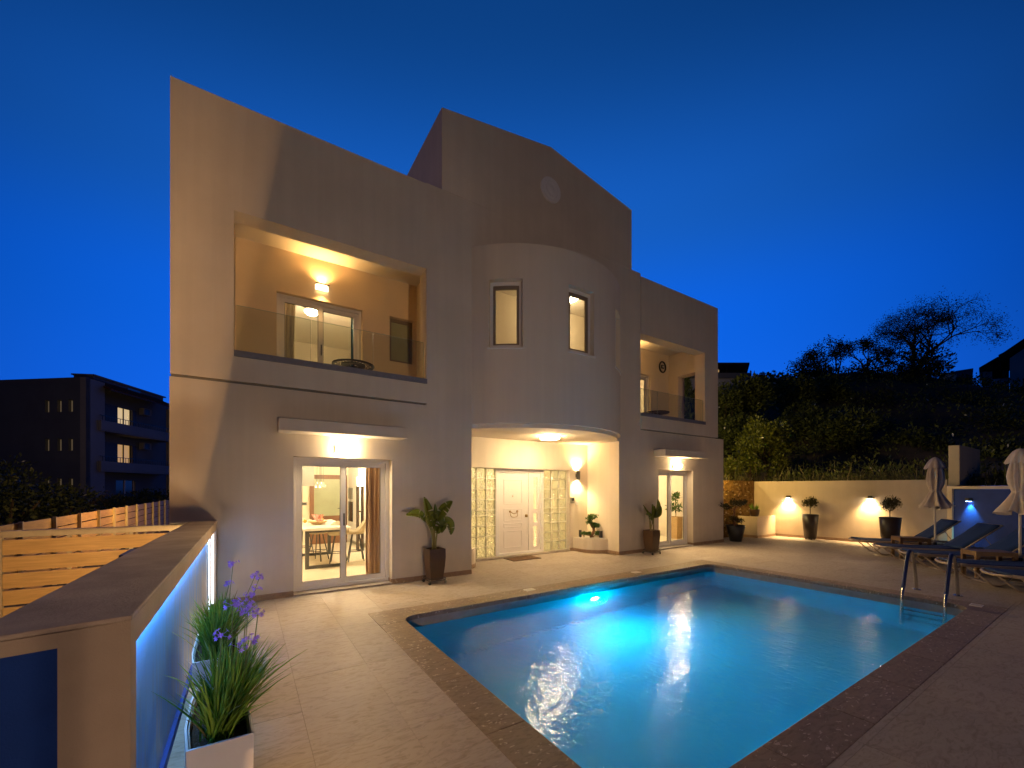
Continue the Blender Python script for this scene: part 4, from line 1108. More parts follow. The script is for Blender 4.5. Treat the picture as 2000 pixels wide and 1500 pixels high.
for i, ((x, y), lb) in enumerate((((12.92, 3.24), 'low teak slatted table beside the furthest lounger, below the left parasol'), ((11.29, 1.81), 'low teak slatted table nearer the camera, below the right parasol'))):
    o = tp if i == 0 else copy_tree(tp)
    o.location = (x, y, 0); o.rotation_euler = (0, 0, LA); o['label'] = lb
def parasol(x, y, label, seed, k=1.0):
    e = empty('parasol', (x, y, 0), label, 'parasol', 'closed parasols behind the loungers', rz=seed * 1.3)
    mk(MB().lathe([(.019, .05), (.019, 2.26)], 12), 'pole', 'pole', e, smooth=True)
    mk(MB().lathe([(.24, 0.0), (.24, .05), (.22, .07), (.035, .075)], 24), 'base', 'potdark', e)
    mk(MB().lathe([(.033, .076), (.033, .40)], 14), 'sleeve', 'black', e)
    rr = R_(seed); ph = [rr.uniform(0, 6) for _ in range(6)]
    prof = [(1.20, .225, .34), (1.25, .205, .32), (1.34, .168, .28), (1.45, .128, .22), (1.54, .098, .16), (1.58, .088, .12), (1.62, .094, .15), (1.72, .112, .26), (1.86, .121, .30), (2.0, .112, .26), (2.14, .095, .16)]
    c_ = MB(); n = 64
    for i, (z, r, am) in enumerate(prof):
        for j in range(n):
            a = 2 * pi * j / n
            w_ = sin(8 * a + .25 * sin(3 * a + ph[0])) + .35 * sin(13 * a + ph[1] + z) + .25 * sin(5 * a + ph[2])
            q_ = r * (1 + am * w_ * 1.15); zz = z + (.03 * sin(8 * a + ph[3]) + .02 * sin(3 * a) if i == 0 else 0)
            c_.v.append((q_ * cos(a), q_ * sin(a), zz))
    for i in range(len(prof) - 1):
        for j in range(n):
            a = i * n + j; b = i * n + (j + 1) % n; c_.f.append((a, b, b + n, a + n)); c_.mi.append(0)
    mk(c_, 'canopy', 'canvas', e, smooth=True)
    v = MB(); prof = [(2.10, .175, .12), (2.16, .160, .09), (2.24, .128, .05), (2.31, .085, .02), (2.35, .040, 0), (2.365, .004, 0)]
    for i, (z, r, am) in enumerate(prof):
        for j in range(n):
            a = 2 * pi * j / n
            q_ = r * (1 + am * sin(8 * a)); v.v.append((q_ * cos(a), q_ * sin(a), z + (.018 * cos(8 * a) if i == 0 else 0)))
    for i in range(len(prof) - 1):
        for j in range(n):
            a = i * n + j; b = i * n + (j + 1) % n; v.f.append((a, b, b + n, a + n)); v.mi.append(0)
    mk(v, 'vent_cap', 'canvas', e, smooth=True)
    t_ = MB(); t_.lathe([(.090, 1.565), (.094, 1.58), (.090, 1.60)], 24, cap0=False, cap1=False); mk(t_, 'tie', 'canvas', e, smooth=True)
    return e
parasol(13.35, 2.66, 'closed off white parasol between the two furthest loungers, before the cream wall', 2)
parasol(11.66, 1.24, 'closed off white parasol at the right edge, in front of the blue wall', 5)

# lamp on the side of the villa, out of sight round its right corner
e = empty('wall_lamp', (12.285, 7.42, 2.25), 'small wall lamp on the side of the villa facing the ochre stone wall', 'wall lamp')
mk(MB().box(.0, .09, -.05, .05, .0, .1), 'housing', 'black', e); mk(MB().box(.01, .08, -.04, .04, -.006, -.001), 'lens', 'lens', e)
light('SPOT', 'bulb', e, (.2, -.14, .12), 240, (1, .62, .14), .05, angle=radians(150), blend=.6, aim=(1, .5, .12))
e = empty('wall_lamp', (11.945, 10.6, 5.6), 'unseen wall lamp added high on the side of the villa to light the hillside', 'wall lamp')  # extra lamp, added out of sight to brighten the hillside shrubs
mk(MB().box(.0, .09, -.05, .05, .0, .1), 'housing', 'black', e); mk(MB().box(.01, .08, -.04, .04, -.006, -.001), 'lens', 'lens', e)
light('SPOT', 'bulb', e, (.22, 0, .0), 1100, (1, .72, .26), .08, angle=radians(165), blend=.5, aim=(1, -.1, .05))
e = empty('street_lamp', (-14.0, 7.6, -.14), 'street lamp in the lane left of the villa', 'street lamp')
mk(MB().lathe([(.10, 0), (.07, .3), (.045, 7.6)], 12), 'pole', 'darkgrey', e); mk(MB().tube([(0, 0, 7.55), (.4, 0, 7.9), (1.0, 0, 8.0)], .03, 6), 'arm', 'darkgrey', e); mk(MB().box(.9, 1.5, -.1, .1, 7.97, 8.07), 'head', 'darkgrey', e); mk(MB().box(.95, 1.45, -.08, .08, 7.955, 7.969), 'lens', 'lens', e)
light('POINT', 'bulb', e, (1.2, 0, 7.85), 420, (1, .56, .26), .08)
# ================================================================== INSIDE THE LIT ROOMS
def room_lamp(x, y, z, label, power, col=(1, .79, .47), r=.22, em='lampsoft'):
    e = empty('ceiling_lamp', (x, y, z), label, 'ceiling lamp')
    mk(MB().lathe([(r * .6, -.02), (r * .6, -.001)], 20), 'base_plate', 'white', e)
    mk(MB().lathe([(.01, -.13), (r * .6, -.115), (r, -.07), (r, -.04), (r * .8, -.0205)], 24), 'diffuser', em, e, smooth=True)
    light('POINT', 'bulb', e, (0, 0, -.26), power, col, .12)
    return e
room_lamp(.35, 8.6, 2.76, 'round ceiling lamp inside the kitchen, hidden above its sliding door', 210, (1, .85, .58))
room_lamp(2.2, 10.6, 2.76, 'second round ceiling lamp deeper inside the kitchen', 180, (1, .85, .58))
q_ = room_lamp(1.24, 10.3, 5.70, 'round glowing ceiling lamp seen through the wide balcony door', 85, r=.15)
mk(MB().tube([(0, 0, 0), (0, 0, .27)], .012, 8), 'stem', 'white', q_)
room_lamp(6.3, 7.3, 6.12, 'round ceiling lamp of the landing behind the curved bay', 22)
room_lamp(10.0, 9.2, 2.76, 'round ceiling lamp of the small room right of the entrance', 220)
room_lamp(9.5, 10.2, 5.97, 'round ceiling lamp of the bedroom behind the small balcony', 110)
room_lamp(5.7, 10.6, 2.80, 'round ceiling lamp in the hall behind the glass blocks', 330, (1, .88, .64))

def curtain(x0, x1, y, z0, z1, m_, label, amp=.035, folds=5):
    c_ = MB(); n = folds * 10
    for i in range(n + 1):
        t_ = i / n; x = x0 + (x1 - x0) * t_
        for k in range(5):
            z = z0 + (z1 - z0) * k / 4
            sh = 1 - .12 * sin(pi * k / 4)
            c_.v.append((x0 + (x - x0) * sh, y + amp * sin(2 * pi * folds * t_ + .5 * sin(3 * z)) + .012 * sin(17 * t_ + z), z))
    for i in range(n):
        for k in range(4):
            a = i * 5 + k; c_.f.append((a, a + 5, a + 6, a + 1)); c_.mi.append(0)
    e = empty('curtain', ((x0 + x1) / 2, y, z0), label, 'curtain')
    o = c_.build('fabric', m_, e, smooth=True); o.location = (-(x0 + x1) / 2, -y, -z0)
    r_ = MB().tube([(x0 - .05, y, z1 + .03), (x1 + .25, y, z1 + .03)], .012, 8).build('rod', 'hood', e); r_.location = (-(x0 + x1) / 2, -y, -z0)
curtain(1.80, 2.14, 7.62, .06, 2.45, 'curtain', 'brown curtain drawn to the right inside the kitchen door', folds=4)
curtain(.56, .80, 8.86, 3.2, 5.4, 'voile', 'cream curtain at the left of the wide balcony door', folds=3)
curtain(1.80, 1.97, 8.88, 3.2, 5.4, 'tealcurtain', 'teal curtain at the right of the wide balcony door', folds=2)
curtain(9.7, 10.62, 8.86, 3.2, 5.35, 'voile', 'pale curtain behind the small balcony door', folds=7)

# kitchen: table, stools, bowl, hood, pendants, tall units, inner door
e = empty('dining_table', (1.62, 10.1, .03), 'pale topped table on dark steel frames inside the kitchen', 'table')
mk(MB().box(-.70, .18, -1.25, 1.05, .78, .83), 'tabletop', 'tabletop', e, bevel=.006)
for y in (-1.0, .8):
    mk(MB().box(-.64, -.57, y - .03, y + .03, 0, .779).box(.05, .12, y - .03, y + .03, 0, .779).box(-.5695, .0495, y - .03, y + .03, 0, .06).box(-.5695, .0495, y - .029, y + .029, .72, .7785), 'leg_frame', 'darkgrey', e)
def stool_proto():
    e = empty('stool', (0, 0, .03), None, 'stool', 'stools round the kitchen table')
    s_ = MB(); n = 16
    rows = [(.10, .60), (.19, .605), (.215, .63), (.225, .68)]
    for i, (r_, z) in enumerate(rows):
        for j in range(n):
            a = 2 * pi * j / n
            back = max(0, sin(a)) ** 1.5 if i >= 2 else 0
            s_.v.append((r_ * cos(a), r_ * sin(a) * .95, z + back * (.10 if i == 2 else .24)))
    for i in range(3):
        for j in range(n):
            a = i * n + j; b = i * n + (j + 1) % n; s_.f.append((a, b, b + n, a + n)); s_.mi.append(0)
    s_.f.append(tuple(range(n))[::-1]); s_.mi.append(0)
    so = mk(s_, 'seat', 'taupe', e, smooth=True); so.modifiers.new('thick', 'SOLIDIFY').thickness = .02
    for k in range(4):
        a = pi / 4 + k * pi / 2
        mk(MB().tube([(.10 * cos(a), .10 * sin(a), .595), (.23 * cos(a), .23 * sin(a), .0)], .012, 6), 'leg', 'darkgrey', e)
    ring = [(.185 * cos(2 * pi * k / 4 + pi / 4), .185 * sin(2 * pi * k / 4 + pi / 4), .22) for k in range(5)]
    mk(MB().tube(ring, .008, 5), 'foot_ring', 'darkgrey', e)
    return e
sp_ = stool_proto()
for i, (x, y, rz, lb) in enumerate(((1.15, 10.9, .4, 'taupe shell stool at the left side of the kitchen table'), (1.68, 9.55, 2.9, 'taupe shell stool before the kitchen table, behind the left glass pane'), (2.05, 9.6, -1.7, 'taupe shell stool seen through the right glass pane'), (1.35, 10.1, .9, 'taupe shell stool tucked under the kitchen table'))):
    o = sp_ if i == 0 else copy_tree(sp_)
    o.location = (x, y, .03); o.rotation_euler = (0, 0, rz); o['label'] = lb
e = empty('fruit_bowl', (1.30, 9.75, .861), 'shallow bowl heaped with fruit on the kitchen table', 'bowl')
mk(MB().lathe([(.06, 0), (.13, .02), (.19, .07), (.185, .075), (.12, .03), (.0, .02)], 20, cap1=False), 'bowl', 'bowl', e, smooth=True)
rr = R_(4)
for k in range(7):
    a = rr.uniform(0, 6.28); d_ = rr.uniform(0, .10)
    mk(MB().ball((0, 0, 0), .038, 9, 6), 'fruit', 'orange' if k % 2 else 'pink', e, smooth=True, loc=(d_ * cos(a), d_ * sin(a), .075 + rr.uniform(0, .03)))
w_ = MB()
for k in range(9):
    a = rr.uniform(0, 6.28); p_ = Vector((.06 * cos(a), .06 * sin(a), .09)); w_.add([p_, p_ + Vector((rr.uniform(-.1, .1), rr.uniform(-.05, .05), .10)), p_ + Vector((rr.uniform(-.1, .1), .05, .13)), p_ + Vector((.03, .02, .02))], [(0, 1, 2), (0, 2, 3)])
mk(w_, 'wrapping', 'pink', e)
e = empty('fruit', (1.02, 10.3, .90), 'yellow orange fruit lying at the far left of the kitchen table', 'fruit')
mk(MB().ball((0, 0, 0), .042, 10, 7), 'body', 'orange', e, smooth=True); mk(MB().ball((.09, .02, 0), .04, 10, 7), 'body', 'orange', e, smooth=True); mk(MB().tube([(0, 0, .038), (.004, 0, .052)], .004, 5), 'stem', 'wood', e)
e = empty('cooker_hood', (1.20, 11.2, 1.70), 'grey chimney cooker hood hanging inside the kitchen', 'cooker hood')
mk(MB().box(-.22, .22, -.25, .25, 0, .05), 'canopy', 'hood', e); mk(MB().box(-.11, .19, -.15, .15, .0505, 1.06), 'chimney', 'hood', e)
e = empty('pendant_lamps', (1.37, 9.95, 1.66), 'cluster of small glass pendant shades over the kitchen table', 'pendant lamp')
for k, (x, y) in enumerate(((-.07, 0), (.0, .05), (.07, 0), (.0, -.05), (.04, .08))):
    mk(MB().lathe([(.055, 0), (.04, .06), (.015, .10), (.010, .12)], 12, c=(x, y), cap0=False), 'shade', 'steel', e, smooth=True)
    mk(MB().tube([(x, y, .12), (x * .6, y * .6, 1.10)], .003, 5), 'cord', 'black', e)
    mk(MB().ball((x, y, .025), .02, 8, 5), 'bulb_glass', 'lampsoft', e, smooth=True)
e = empty('tall_cabinet', (2.9, 12.35, .03), 'white tall kitchen units with a black built in oven', 'cabinet')
mk(MB().box(-.30, .28, -.65, .95, .10, 2.4), 'carcass', 'white', e); mk(MB().box(-.27, .28, -.63, .95, 0, .0995), 'plinth', 'hood', e)
for y0, y1, z0, z1 in ((-.64, .16, .11, .62), (-.64, .16, 1.62, 2.39), (.17, .94, .11, .60), (.17, .94, 1.66, 2.39)): mk(MB().box(-.32, -.3005, y0, y1, z0, z1), 'cabinet_door', 'white', e, bevel=.003)
mk(MB().box(-.325, -.3005, .19, .92, .64, 1.22), 'oven', 'oven', e); mk(MB().box(-.325, -.3005, .19, .92, 1.30, 1.62), 'niche', 'hood', e)
e = empty('shelf_lamp', (2.47, 11.1, .03), 'tall dark slim frame with a glowing shade beside the kitchen curtain', 'floor lamp')
mk(MB().box(-.07, -.04, -.10, .10, 0, 1.66).box(.05, .08, -.10, .10, 0, 1.66), 'post', 'shutter', e)
for z in (.0, .42, 1.0, 1.635): mk(MB().box(-.0395, .0495, -.10, .10, z, z + .025), 'shelf', 'shutter', e)
mk(MB().lathe([(.06, 1.67), (.075, 1.90), (.07, 1.90)], 16, cap1=False), 'shade', 'lampsoft', e, smooth=True); light('POINT', 'bulb', e, (0, 0, 1.98), 18, WARM2, .05)
part(MB().box(1.52, 1.63, 13.02, 13.10, .03, 2.01).box(2.42, 2.53, 13.02, 13.10, .03, 2.01).box(1.6305, 2.4195, 13.02, 13.10, 1.90, 2.01).box(1.6305, 2.4195, 13.02, 13.10, .03, .85).box(-.56, 1.5195, 13.08, 13.2, .03, 2.75).box(2.531, 3.2, 13.08, 13.2, .03, 2.75).box(1.52, 2.53, 13.08, 13.2, 2.011, 2.75), 'wall', 'inner').name = 'kitchen_wall'
bpy.data.objects['kitchen_wall'].data.materials[0] = M['inner']
dro = MB().box(1.52, 1.63, 13.0, 13.019, .03, 2.03).box(2.42, 2.53, 13.0, 13.019, .03, 2.03).box(1.6305, 2.4195, 13.0, 13.019, 1.91, 2.03).box(1.6305, 2.4195, 13.0, 13.019, .03, .84)
dd = part(dro, 'inner_door', 'wood'); MB().box(1.6305, 2.4195, 13.004, 13.016, .8405, 1.909).build('pane', 'frost', dd)
MB().tube([(2.36, 12.99, 1.05), (2.36, 12.96, 1.05), (2.26, 12.955, 1.05)], .01, 6).build('handle', 'darkgrey', dd)
e = empty('light_switch', (1.37, 13.079, 1.2), 'grey switch plate on the kitchen wall left of the brown door', 'switch'); mk(MB().box(-.09, .09, -.01, 0, -.045, .045), 'plate', 'hood', e); mk(MB().box(-.06, .06, -.016, -.0105, -.025, .025), 'rocker', 'darkgrey', e)

# balcony furniture
def bistro(x, y, z, r, label, lace=True):
    e = empty('bistro_table', (x, y, z), label, 'table')
    t_ = MB(); n = 28
    rings = (r, r * .86, r * .58, r * .50, r * .2)
    for k in range(4):
        if k == 1 and lace:
            for j in range(14):
                a = 2 * pi * j / 14
                ring = [(r * .72 * cos(a) + r * .105 * cos(b), r * .72 * sin(a) + r * .105 * sin(b), .712) for b in [2 * pi * q / 8 for q in range(9)]]
                t_.tube(ring, .006, 4)
            continue
        ro, ri = rings[k], rings[k + 1]
        for j in range(n):
            a, b = 2 * pi * j / n, 2 * pi * (j + 1) / n
            t_.add([(ro * cos(a), ro * sin(a), .70), (ro * cos(b), ro * sin(b), .70), (ri * cos(b), ri * sin(b), .70), (ri * cos(a), ri * sin(a), .70)] +
                   [(ro * cos(a), ro * sin(a), .722), (ro * cos(b), ro * sin(b), .722), (ri * cos(b), ri * sin(b), .722), (ri * cos(a), ri * sin(a), .722)], [(3, 2, 1, 0), (4, 5, 6, 7), (0, 1, 5, 4), (2, 3, 7, 6)])
    mk(t_, 'tabletop', 'black', e)
    for k in range(3):
        a = k * 2.094 + .4
        mk(MB().tube([(.12 * cos(a), .12 * sin(a), .70), (.05 * cos(a), .05 * sin(a), .4), (.26 * cos(a), .26 * sin(a), 0)], .012, 6), 'leg', 'black', e, smooth=True)
    return e
bistro(1.62, 7.78, 3.151, .36, 'round black cast iron table with a pierced rim on the wide balcony')
bistro(10.15, 7.85, 3.151, .36, 'round dark table top showing over the edge of the small balcony', False)
e = empty('balcony_chair', (9.3, 7.85, 3.151), 'dark low chair beside the round table on the small balcony', 'chair')
mk(MB().box(-.25, .25, -.22, .22, .42, .46), 'seat', 'black', e)
for sx in (-.22, .22):
    for sy in (-.19, .19): mk(MB().box(sx - .015, sx + .015, sy - .015, sy + .015, 0, .4195 if sy < 0 else .66), 'leg', 'black', e)
mk(MB().box(-.2049, .2049, .18, .2, .47, .66), 'backrest', 'black', e)
e = empty('wall_ornament', (11.24, 8.495, 5.54), 'round black wall ornament on the back wall of the small balcony', 'ornament')
rg = [(.15 * cos(a), -.03, .17 * sin(a)) for a in [2 * pi * k / 24 for k in range(25)]]
mk(MB().tube(rg, .025, 6), 'ring', 'black', e, smooth=True); mk(MB().box(-.06, .05, -.05, -.02, -.05, .06), 'plate', 'black', e); mk(MB().box(-.03, .03, -.056, -.0505, -.02, .035), 'face', 'upvc', e)

# ================================================================== POTS AND PLANTS ON THE TERRACE
def leafstrip(mb, pts, widths, fold=.35, up=Vector((0, 0, 1)), rnd=None, tear=.0):
    """broad leaf along pts, folded along its midrib; torn here and there towards the midrib"""
    pts = [Vector(p) for p in pts]; k = len(pts); row = []
    for i, p in enumerate(pts):
        d = (pts[min(i + 1, k - 1)] - pts[max(i - 1, 0)]).normalized()
        s = d.cross(up); s = s.normalized() if s.length > 1e-3 else Vector((1, 0, 0))
        n_ = s.cross(d).normalized(); row.append((p, s, n_, d))
    o = len(mb.v); mb.v += [tuple(p) for p in pts]
    for side in (-1, 1):
        prev = None
        for i, (p, s, n_, d) in enumerate(row):
            w = widths[i] / 2
            e_ = p + s * (w * side) + n_ * (w * fold)
            if rnd is not None and tear and 1 < i < k - 1 and rnd.random() < tear:
                g = rnd.uniform(.15, .5) * (pts[min(i + 1, k - 1)] - p).length
                dr = -Vector((0, 0, 1)) * w * rnd.uniform(.0, .35)
                a_ = len(mb.v); mb.v += [tuple(e_ - d * g + dr), tuple(e_ + d * g)]
                ends = (a_, a_ + 1)
            else:
                a_ = len(mb.v); mb.v.append(tuple(e_)); ends = (a_, a_)
            if i: mb.f.append((o + i - 1, o + i, ends[0], prev)); mb.mi.append(mb.cur)
            prev = ends[1]
def smooth_path(pts, s=6):
    pts = [Vector(p) for p in pts]; out = []
    for i in range(len(pts) - 1):
        p0 = pts[max(i - 1, 0)]; p1 = pts[i]; p2 = pts[i + 1]; p3 = pts[min(i + 2, len(pts) - 1)]
        for q in range(s):
            t_ = q / s; out.append(.5 * ((2 * p1) + (p2 - p0) * t_ + (2 * p0 - 5 * p1 + 4 * p2 - p3) * t_ ** 2 + (3 * p1 - p0 - 3 * p2 + p3) * t_ ** 3))
    out.append(pts[-1]); return out

def square_pot(x, y, label):
    e = empty('tapered_planter', (x, y, 0), label, 'planter', 'tall square planters on castor trays')
    b = MB(); prof = [(.108, .062), (.120, .14), (.138, .30), (.148, .45), (.146, .60), (.13, .60), (.13, .57)]
    for h_, z in prof: b.v += [(-h_, -h_, z), (h_, -h_, z), (h_, h_, z), (-h_, h_, z)]
    for i in range(len(prof) - 1):
        for j in range(4):
            a = 4 * i + j; c2 = 4 * i + (j + 1) % 4; b.f.append((a, c2, c2 + 4, a + 4)); b.mi.append(0)
    b.f.append((3, 2, 1, 0)); b.mi.append(0)
    o = mk(b, 'pot', 'pot', e, bevel=.008)
    mk(MB().box(-.129, .129, -.129, .129, .52, .565), 'soil', 'soil', e)
    tr = MB(); q = .145
    ring = [(-q, -q, .058), (q, -q, .058), (q, q, .058), (-q, q, .058), (-q, -q, .058)]; tr.tube(ring, .006, 6)
    ring = [(a * .98, b_ * .98, .10) for a, b_, _ in ring]; tr.tube(ring, .005, 6)
    for s1 in (-1, 1):
        for s2 in (-1, 1): tr.tube([(s1 * q, s2 * q, .058), (s1 * q * .98, s2 * q * .98, .10)], .005, 5)
    tr.tube([(-q, 0, .058), (q, 0, .058)], .005, 5).tube([(0, -q, .058), (0, q, .058)], .005, 5)
    mk(tr, 'tray', 'darkgrey', e)
    for s1 in (-1, 1):
        for s2 in (-1, 1):
            c_ = MB(); c_.lathe([(.022, -.011), (.026, -.006), (.026, .006), (.022, .011)], 12); w = mk(c_, 'castor', 'black', e); w.location = (s1 * q, s2 * q, .027); w.rotation_euler = (radians(90), 0, .5 * s1)
    return e
square_pot(2.755, 6.745, 'tall square brown planter on castors between the kitchen door and the entrance')
square_pot(8.525, 6.745, 'tall square brown planter on castors right of the entrance, before the narrow door')
def bop(x, y, label, leaves, rnd, dx):
    e = empty('strelitzia', (x, y, .565), label, 'plant', 'broad leaved plants in the square planters')
    rr = R_(rnd)
    for stem, bw_pts, wid in leaves:
        P = lambda p: Vector((p[0] - x, p[2] - y, p[1] - .565))
        sp1 = smooth_path([P(p) for p in stem], 5)
        n = len(sp1)
        mk(MB().tube(sp1, [.017 * (1 - .55 * i / n) for i in range(n)], 7), 'stem', 'leafstem', e, smooth=True)
        b = MB(); lp = smooth_path([P(p) for p in bw_pts], 8); n = len(lp)
        ws = [1.25 * wid * max(.04, sin(pi * min(1, (.06 + .94 * (i / (n - 1)) ** .8))) ** .75) for i in range(n)]
        leafstrip(b, lp, ws, rr.uniform(.25, .55), Vector((rr.uniform(-.5, .5), -1, rr.uniform(.2, .7))).normalized(), rr, .14 if rnd == 1 else .05)
        # torn edges
        mk(b, 'leaf', 'banana', e, smooth=True)
    return e
Yp = 6.75
bop(2.755, 6.745, 'strelitzia with torn drooping leaves in the planter left of the entrance', [
    ([(2.73, .56, Yp), (2.70, .87, Yp - .02), (2.565, 1.10, Yp - .06)], [(2.57, 1.09, Yp - .06), (2.45, 1.20, Yp - .10), (2.335, 1.225, Yp - .12), (2.20, 1.205, Yp - .14)], .13),
    ([(2.735, .56, Yp), (2.70, .98, Yp + .02)], [(2.70, .97, Yp + .02), (2.655, 1.16, Yp + .03), (2.60, 1.33, Yp + .0), (2.54, 1.50, Yp - .05)], .17),
    ([(2.745, .56, Yp), (2.73, 1.02, Yp - .03)], [(2.73, 1.01, Yp - .03), (2.735, 1.18, Yp - .05), (2.745, 1.38, Yp - .04)], .09),
    ([(2.755, .56, Yp), (2.765, .98, Yp + .02), (2.80, 1.10, Yp)], [(2.79, 1.07, Yp), (2.87, 1.24, Yp - .03), (2.96, 1.34, Yp - .05), (3.06, 1.42, Yp - .08)], .15),
    ([(2.765, .56, Yp), (2.79, .95, Yp - .06), (2.845, 1.05, Yp - .10)], [(2.84, 1.045, Yp - .10), (2.91, 1.05, Yp - .16), (2.955, .97, Yp - .20), (2.965, .84, Yp - .22)], .16),
    ([(2.75, .56, Yp), (2.765, .90, Yp - .08)], [(2.765, .87, Yp - .08), (2.80, 1.0, Yp - .14), (2.835, .99, Yp - .18), (2.80, .88, Yp - .20)], .13),
    ([(2.72, .56, Yp), (2.70, .95, Yp - .05)], [(2.70, .94, Yp - .05), (2.67, 1.05, Yp - .10), (2.635, 1.15, Yp - .14), (2.60, 1.19, Yp - .18)], .10)], 1, 0)
bop(8.525, 6.745, 'strelitzia with upright pale leaves in the planter right of the entrance', [
    ([(8.49, .56, Yp), (8.455, .86, Yp)], [(8.455, .84, Yp), (8.38, .98, Yp - .02), (8.26, 1.10, Yp - .04), (8.13, 1.24, Yp - .06)], .09),
    ([(8.49, .56, Yp), (8.435, .84, Yp - .05)], [(8.435, .82, Yp - .05), (8.36, .94, Yp - .10), (8.25, 1.0, Yp - .13), (8.12, 1.005, Yp - .15)], .11),
    ([(8.505, .56, Yp), (8.48, .90, Yp - .02)], [(8.48, .88, Yp - .02), (8.475, 1.02, Yp - .05), (8.455, 1.16, Yp - .07), (8.44, 1.25, Yp - .08)], .22),
    ([(8.60, .56, Yp), (8.61, .92, Yp)], [(8.61, .90, Yp), (8.64, 1.06, Yp - .03), (8.665, 1.22, Yp - .05), (8.68, 1.38, Yp - .06)], .24),
    ([(8.61, .56, Yp), (8.655, .95, Yp + .03)], [(8.655, .93, Yp + .03), (8.71, 1.02, Yp), (8.77, 1.11, Yp - .03), (8.82, 1.20, Yp - .05)], .20),
    ([(8.49, .56, Yp), (8.44, .74, Yp - .08)], [(8.44, .73, Yp - .08), (8.385, .85, Yp - .13), (8.33, .93, Yp - .16), (8.28, .96, Yp - .18)], .12)], 2, 0)

# leaf crowns
def crown(mb, c, rad, n, ln, wd, rnd, clumps=14, fill=.55, up=.2, squash=.35):
    rr = rnd; c = Vector(c)
    cs = []
    for k in range(clumps):
        d = Vector((rr.gauss(0, 1), rr.gauss(0, 1), rr.gauss(0, 1))).normalized()
        cs.append((c + Vector((d.x * rad[0], d.y * rad[1], d.z * rad[2])) * (rr.random() ** .4 * .8), rr.uniform(.22, squash + .15)))
    for i in range(n):
        q, s = cs[rr.randrange(clumps)]
        d = Vector((rr.gauss(0, 1), rr.gauss(0, 1), rr.gauss(0, 1))).normalized()
        f = fill + (1 - fill) * rr.random()
        p = q + Vector((d.x * rad[0], d.y * rad[1], d.z * rad[2])) * s * f
        ld = (d + Vector((rr.uniform(-.7, .7), rr.uniform(-.7, .7), rr.uniform(-.5, .7) + up))).normalized()
        nn_ = Vector((rr.gauss(0, 1), rr.gauss(0, 1), rr.gauss(0, 1) + .6)).normalized()
        k_ = rr.uniform(.7, 1.25)
        mb.leaf(p, ld, nn_, ln * k_, wd * k_)
def round_pot(x, y, r0, r1, h_, label, m_='potdark', castors=True, grp=None):
    e = empty('round_pot', (x, y, 0), label, 'pot', grp)
    z0 = .045 if castors else .0
    mk(MB().lathe([(r0, z0), (r0 + (r1 - r0) * .5, z0 + h_ * .5), (r1, z0 + h_), (r1 - .018, z0 + h_), (r1 - .022, z0 + h_ - .05)], 28, cap1=False), 'pot', m_, e, smooth=False).data.polygons.foreach_set('use_smooth', [True] * (28 * 4) + [False])
    mk(MB().lathe([(r1 - .03, z0 + h_ - .09), (r1 - .021, z0 + h_ - .045), (.01, z0 + h_ - .035)], 24), 'soil', 'soil', e)
    if castors:
        mk(MB().lathe([(r0 - .01, .032), (r0 - .01, .0445)], 20), 'tray', 'black', e)
        for k in range(4):
            a = k * pi / 2 + .6; mk(MB().box(-.022, .022, -.012, .012, 0, .0315), 'castor', 'black', e, loc=((r0 - .05) * cos(a), (r0 - .05) * sin(a), 0))
    return e
def topiary(x, y, z, label, rnd, trunk, rx, rz):
    e = empty('topiary', (x, y, z), label, 'topiary', 'ball topiaries by the garden wall')
    rr = R_(rnd)
    tp_ = [(0, 0, -.02), (.012, .006, trunk * .4), (-.008, 0, trunk * .75), (0, 0, trunk)]
    tt = MB().tube(smooth_path(tp_, 4), .013, 7)
    for k in range(5):
        a = k * 1.26; tt.tube([(0, 0, trunk * .9), (.08 * cos(a), .08 * sin(a), trunk + .06), (.14 * cos(a), .14 * sin(a), trunk + .14)], .006, 5)
    mk(tt, 'trunk', 'bark', e, smooth=True)
    b = MB(); crown(b, (0, 0, trunk + rz * .9), (rx, rx, rz), 1500, .05, .018, rr, 40, .7, .25, .30); mk(b, 'crown', 'topi', e)
    return e
round_pot(15.19, 5.87, .165, .225, .76, 'tall round brown pot under the round topiary nearer the planter box', grp='tall pots with topiary')
topiary(15.19, 5.87, .77, 'small round topiary on a thin stem between the two garden wall lamps', 3, .27, .235, .18)
round_pot(14.9, 3.85, .175, .24, .80, 'tall round brown pot behind the furthest lounger', grp='tall pots with topiary')
topiary(14.9, 3.85, .81, 'round topiary beside the second garden wall lamp, behind the furthest lounger', 8, .22, .24, .20)
round_pot(12.78, 6.95, .165, .275, .50, 'squat black pot at the corner of the villa', 'black', False)
e = empty('bonsai_olive', (12.78, 6.95, .47), 'gnarled small olive tree with flat leaf pads in the black pot', 'tree')
mk(MB().tube(smooth_path([(.0, 0, -.03), (-.05, .02, .13), (-.14, .03, .24), (-.04, .02, .40), (-.10, 0, .52)], 5), [.045, .043, .04, .036, .034, .032, .032, .03, .03, .028, .028, .028, .026, .025, .024, .024, .022, .022, .02, .018, .016], 8), 'trunk', 'bonsaibark', e, smooth=True)
br = MB(); rr = R_(9); lf_ = MB()
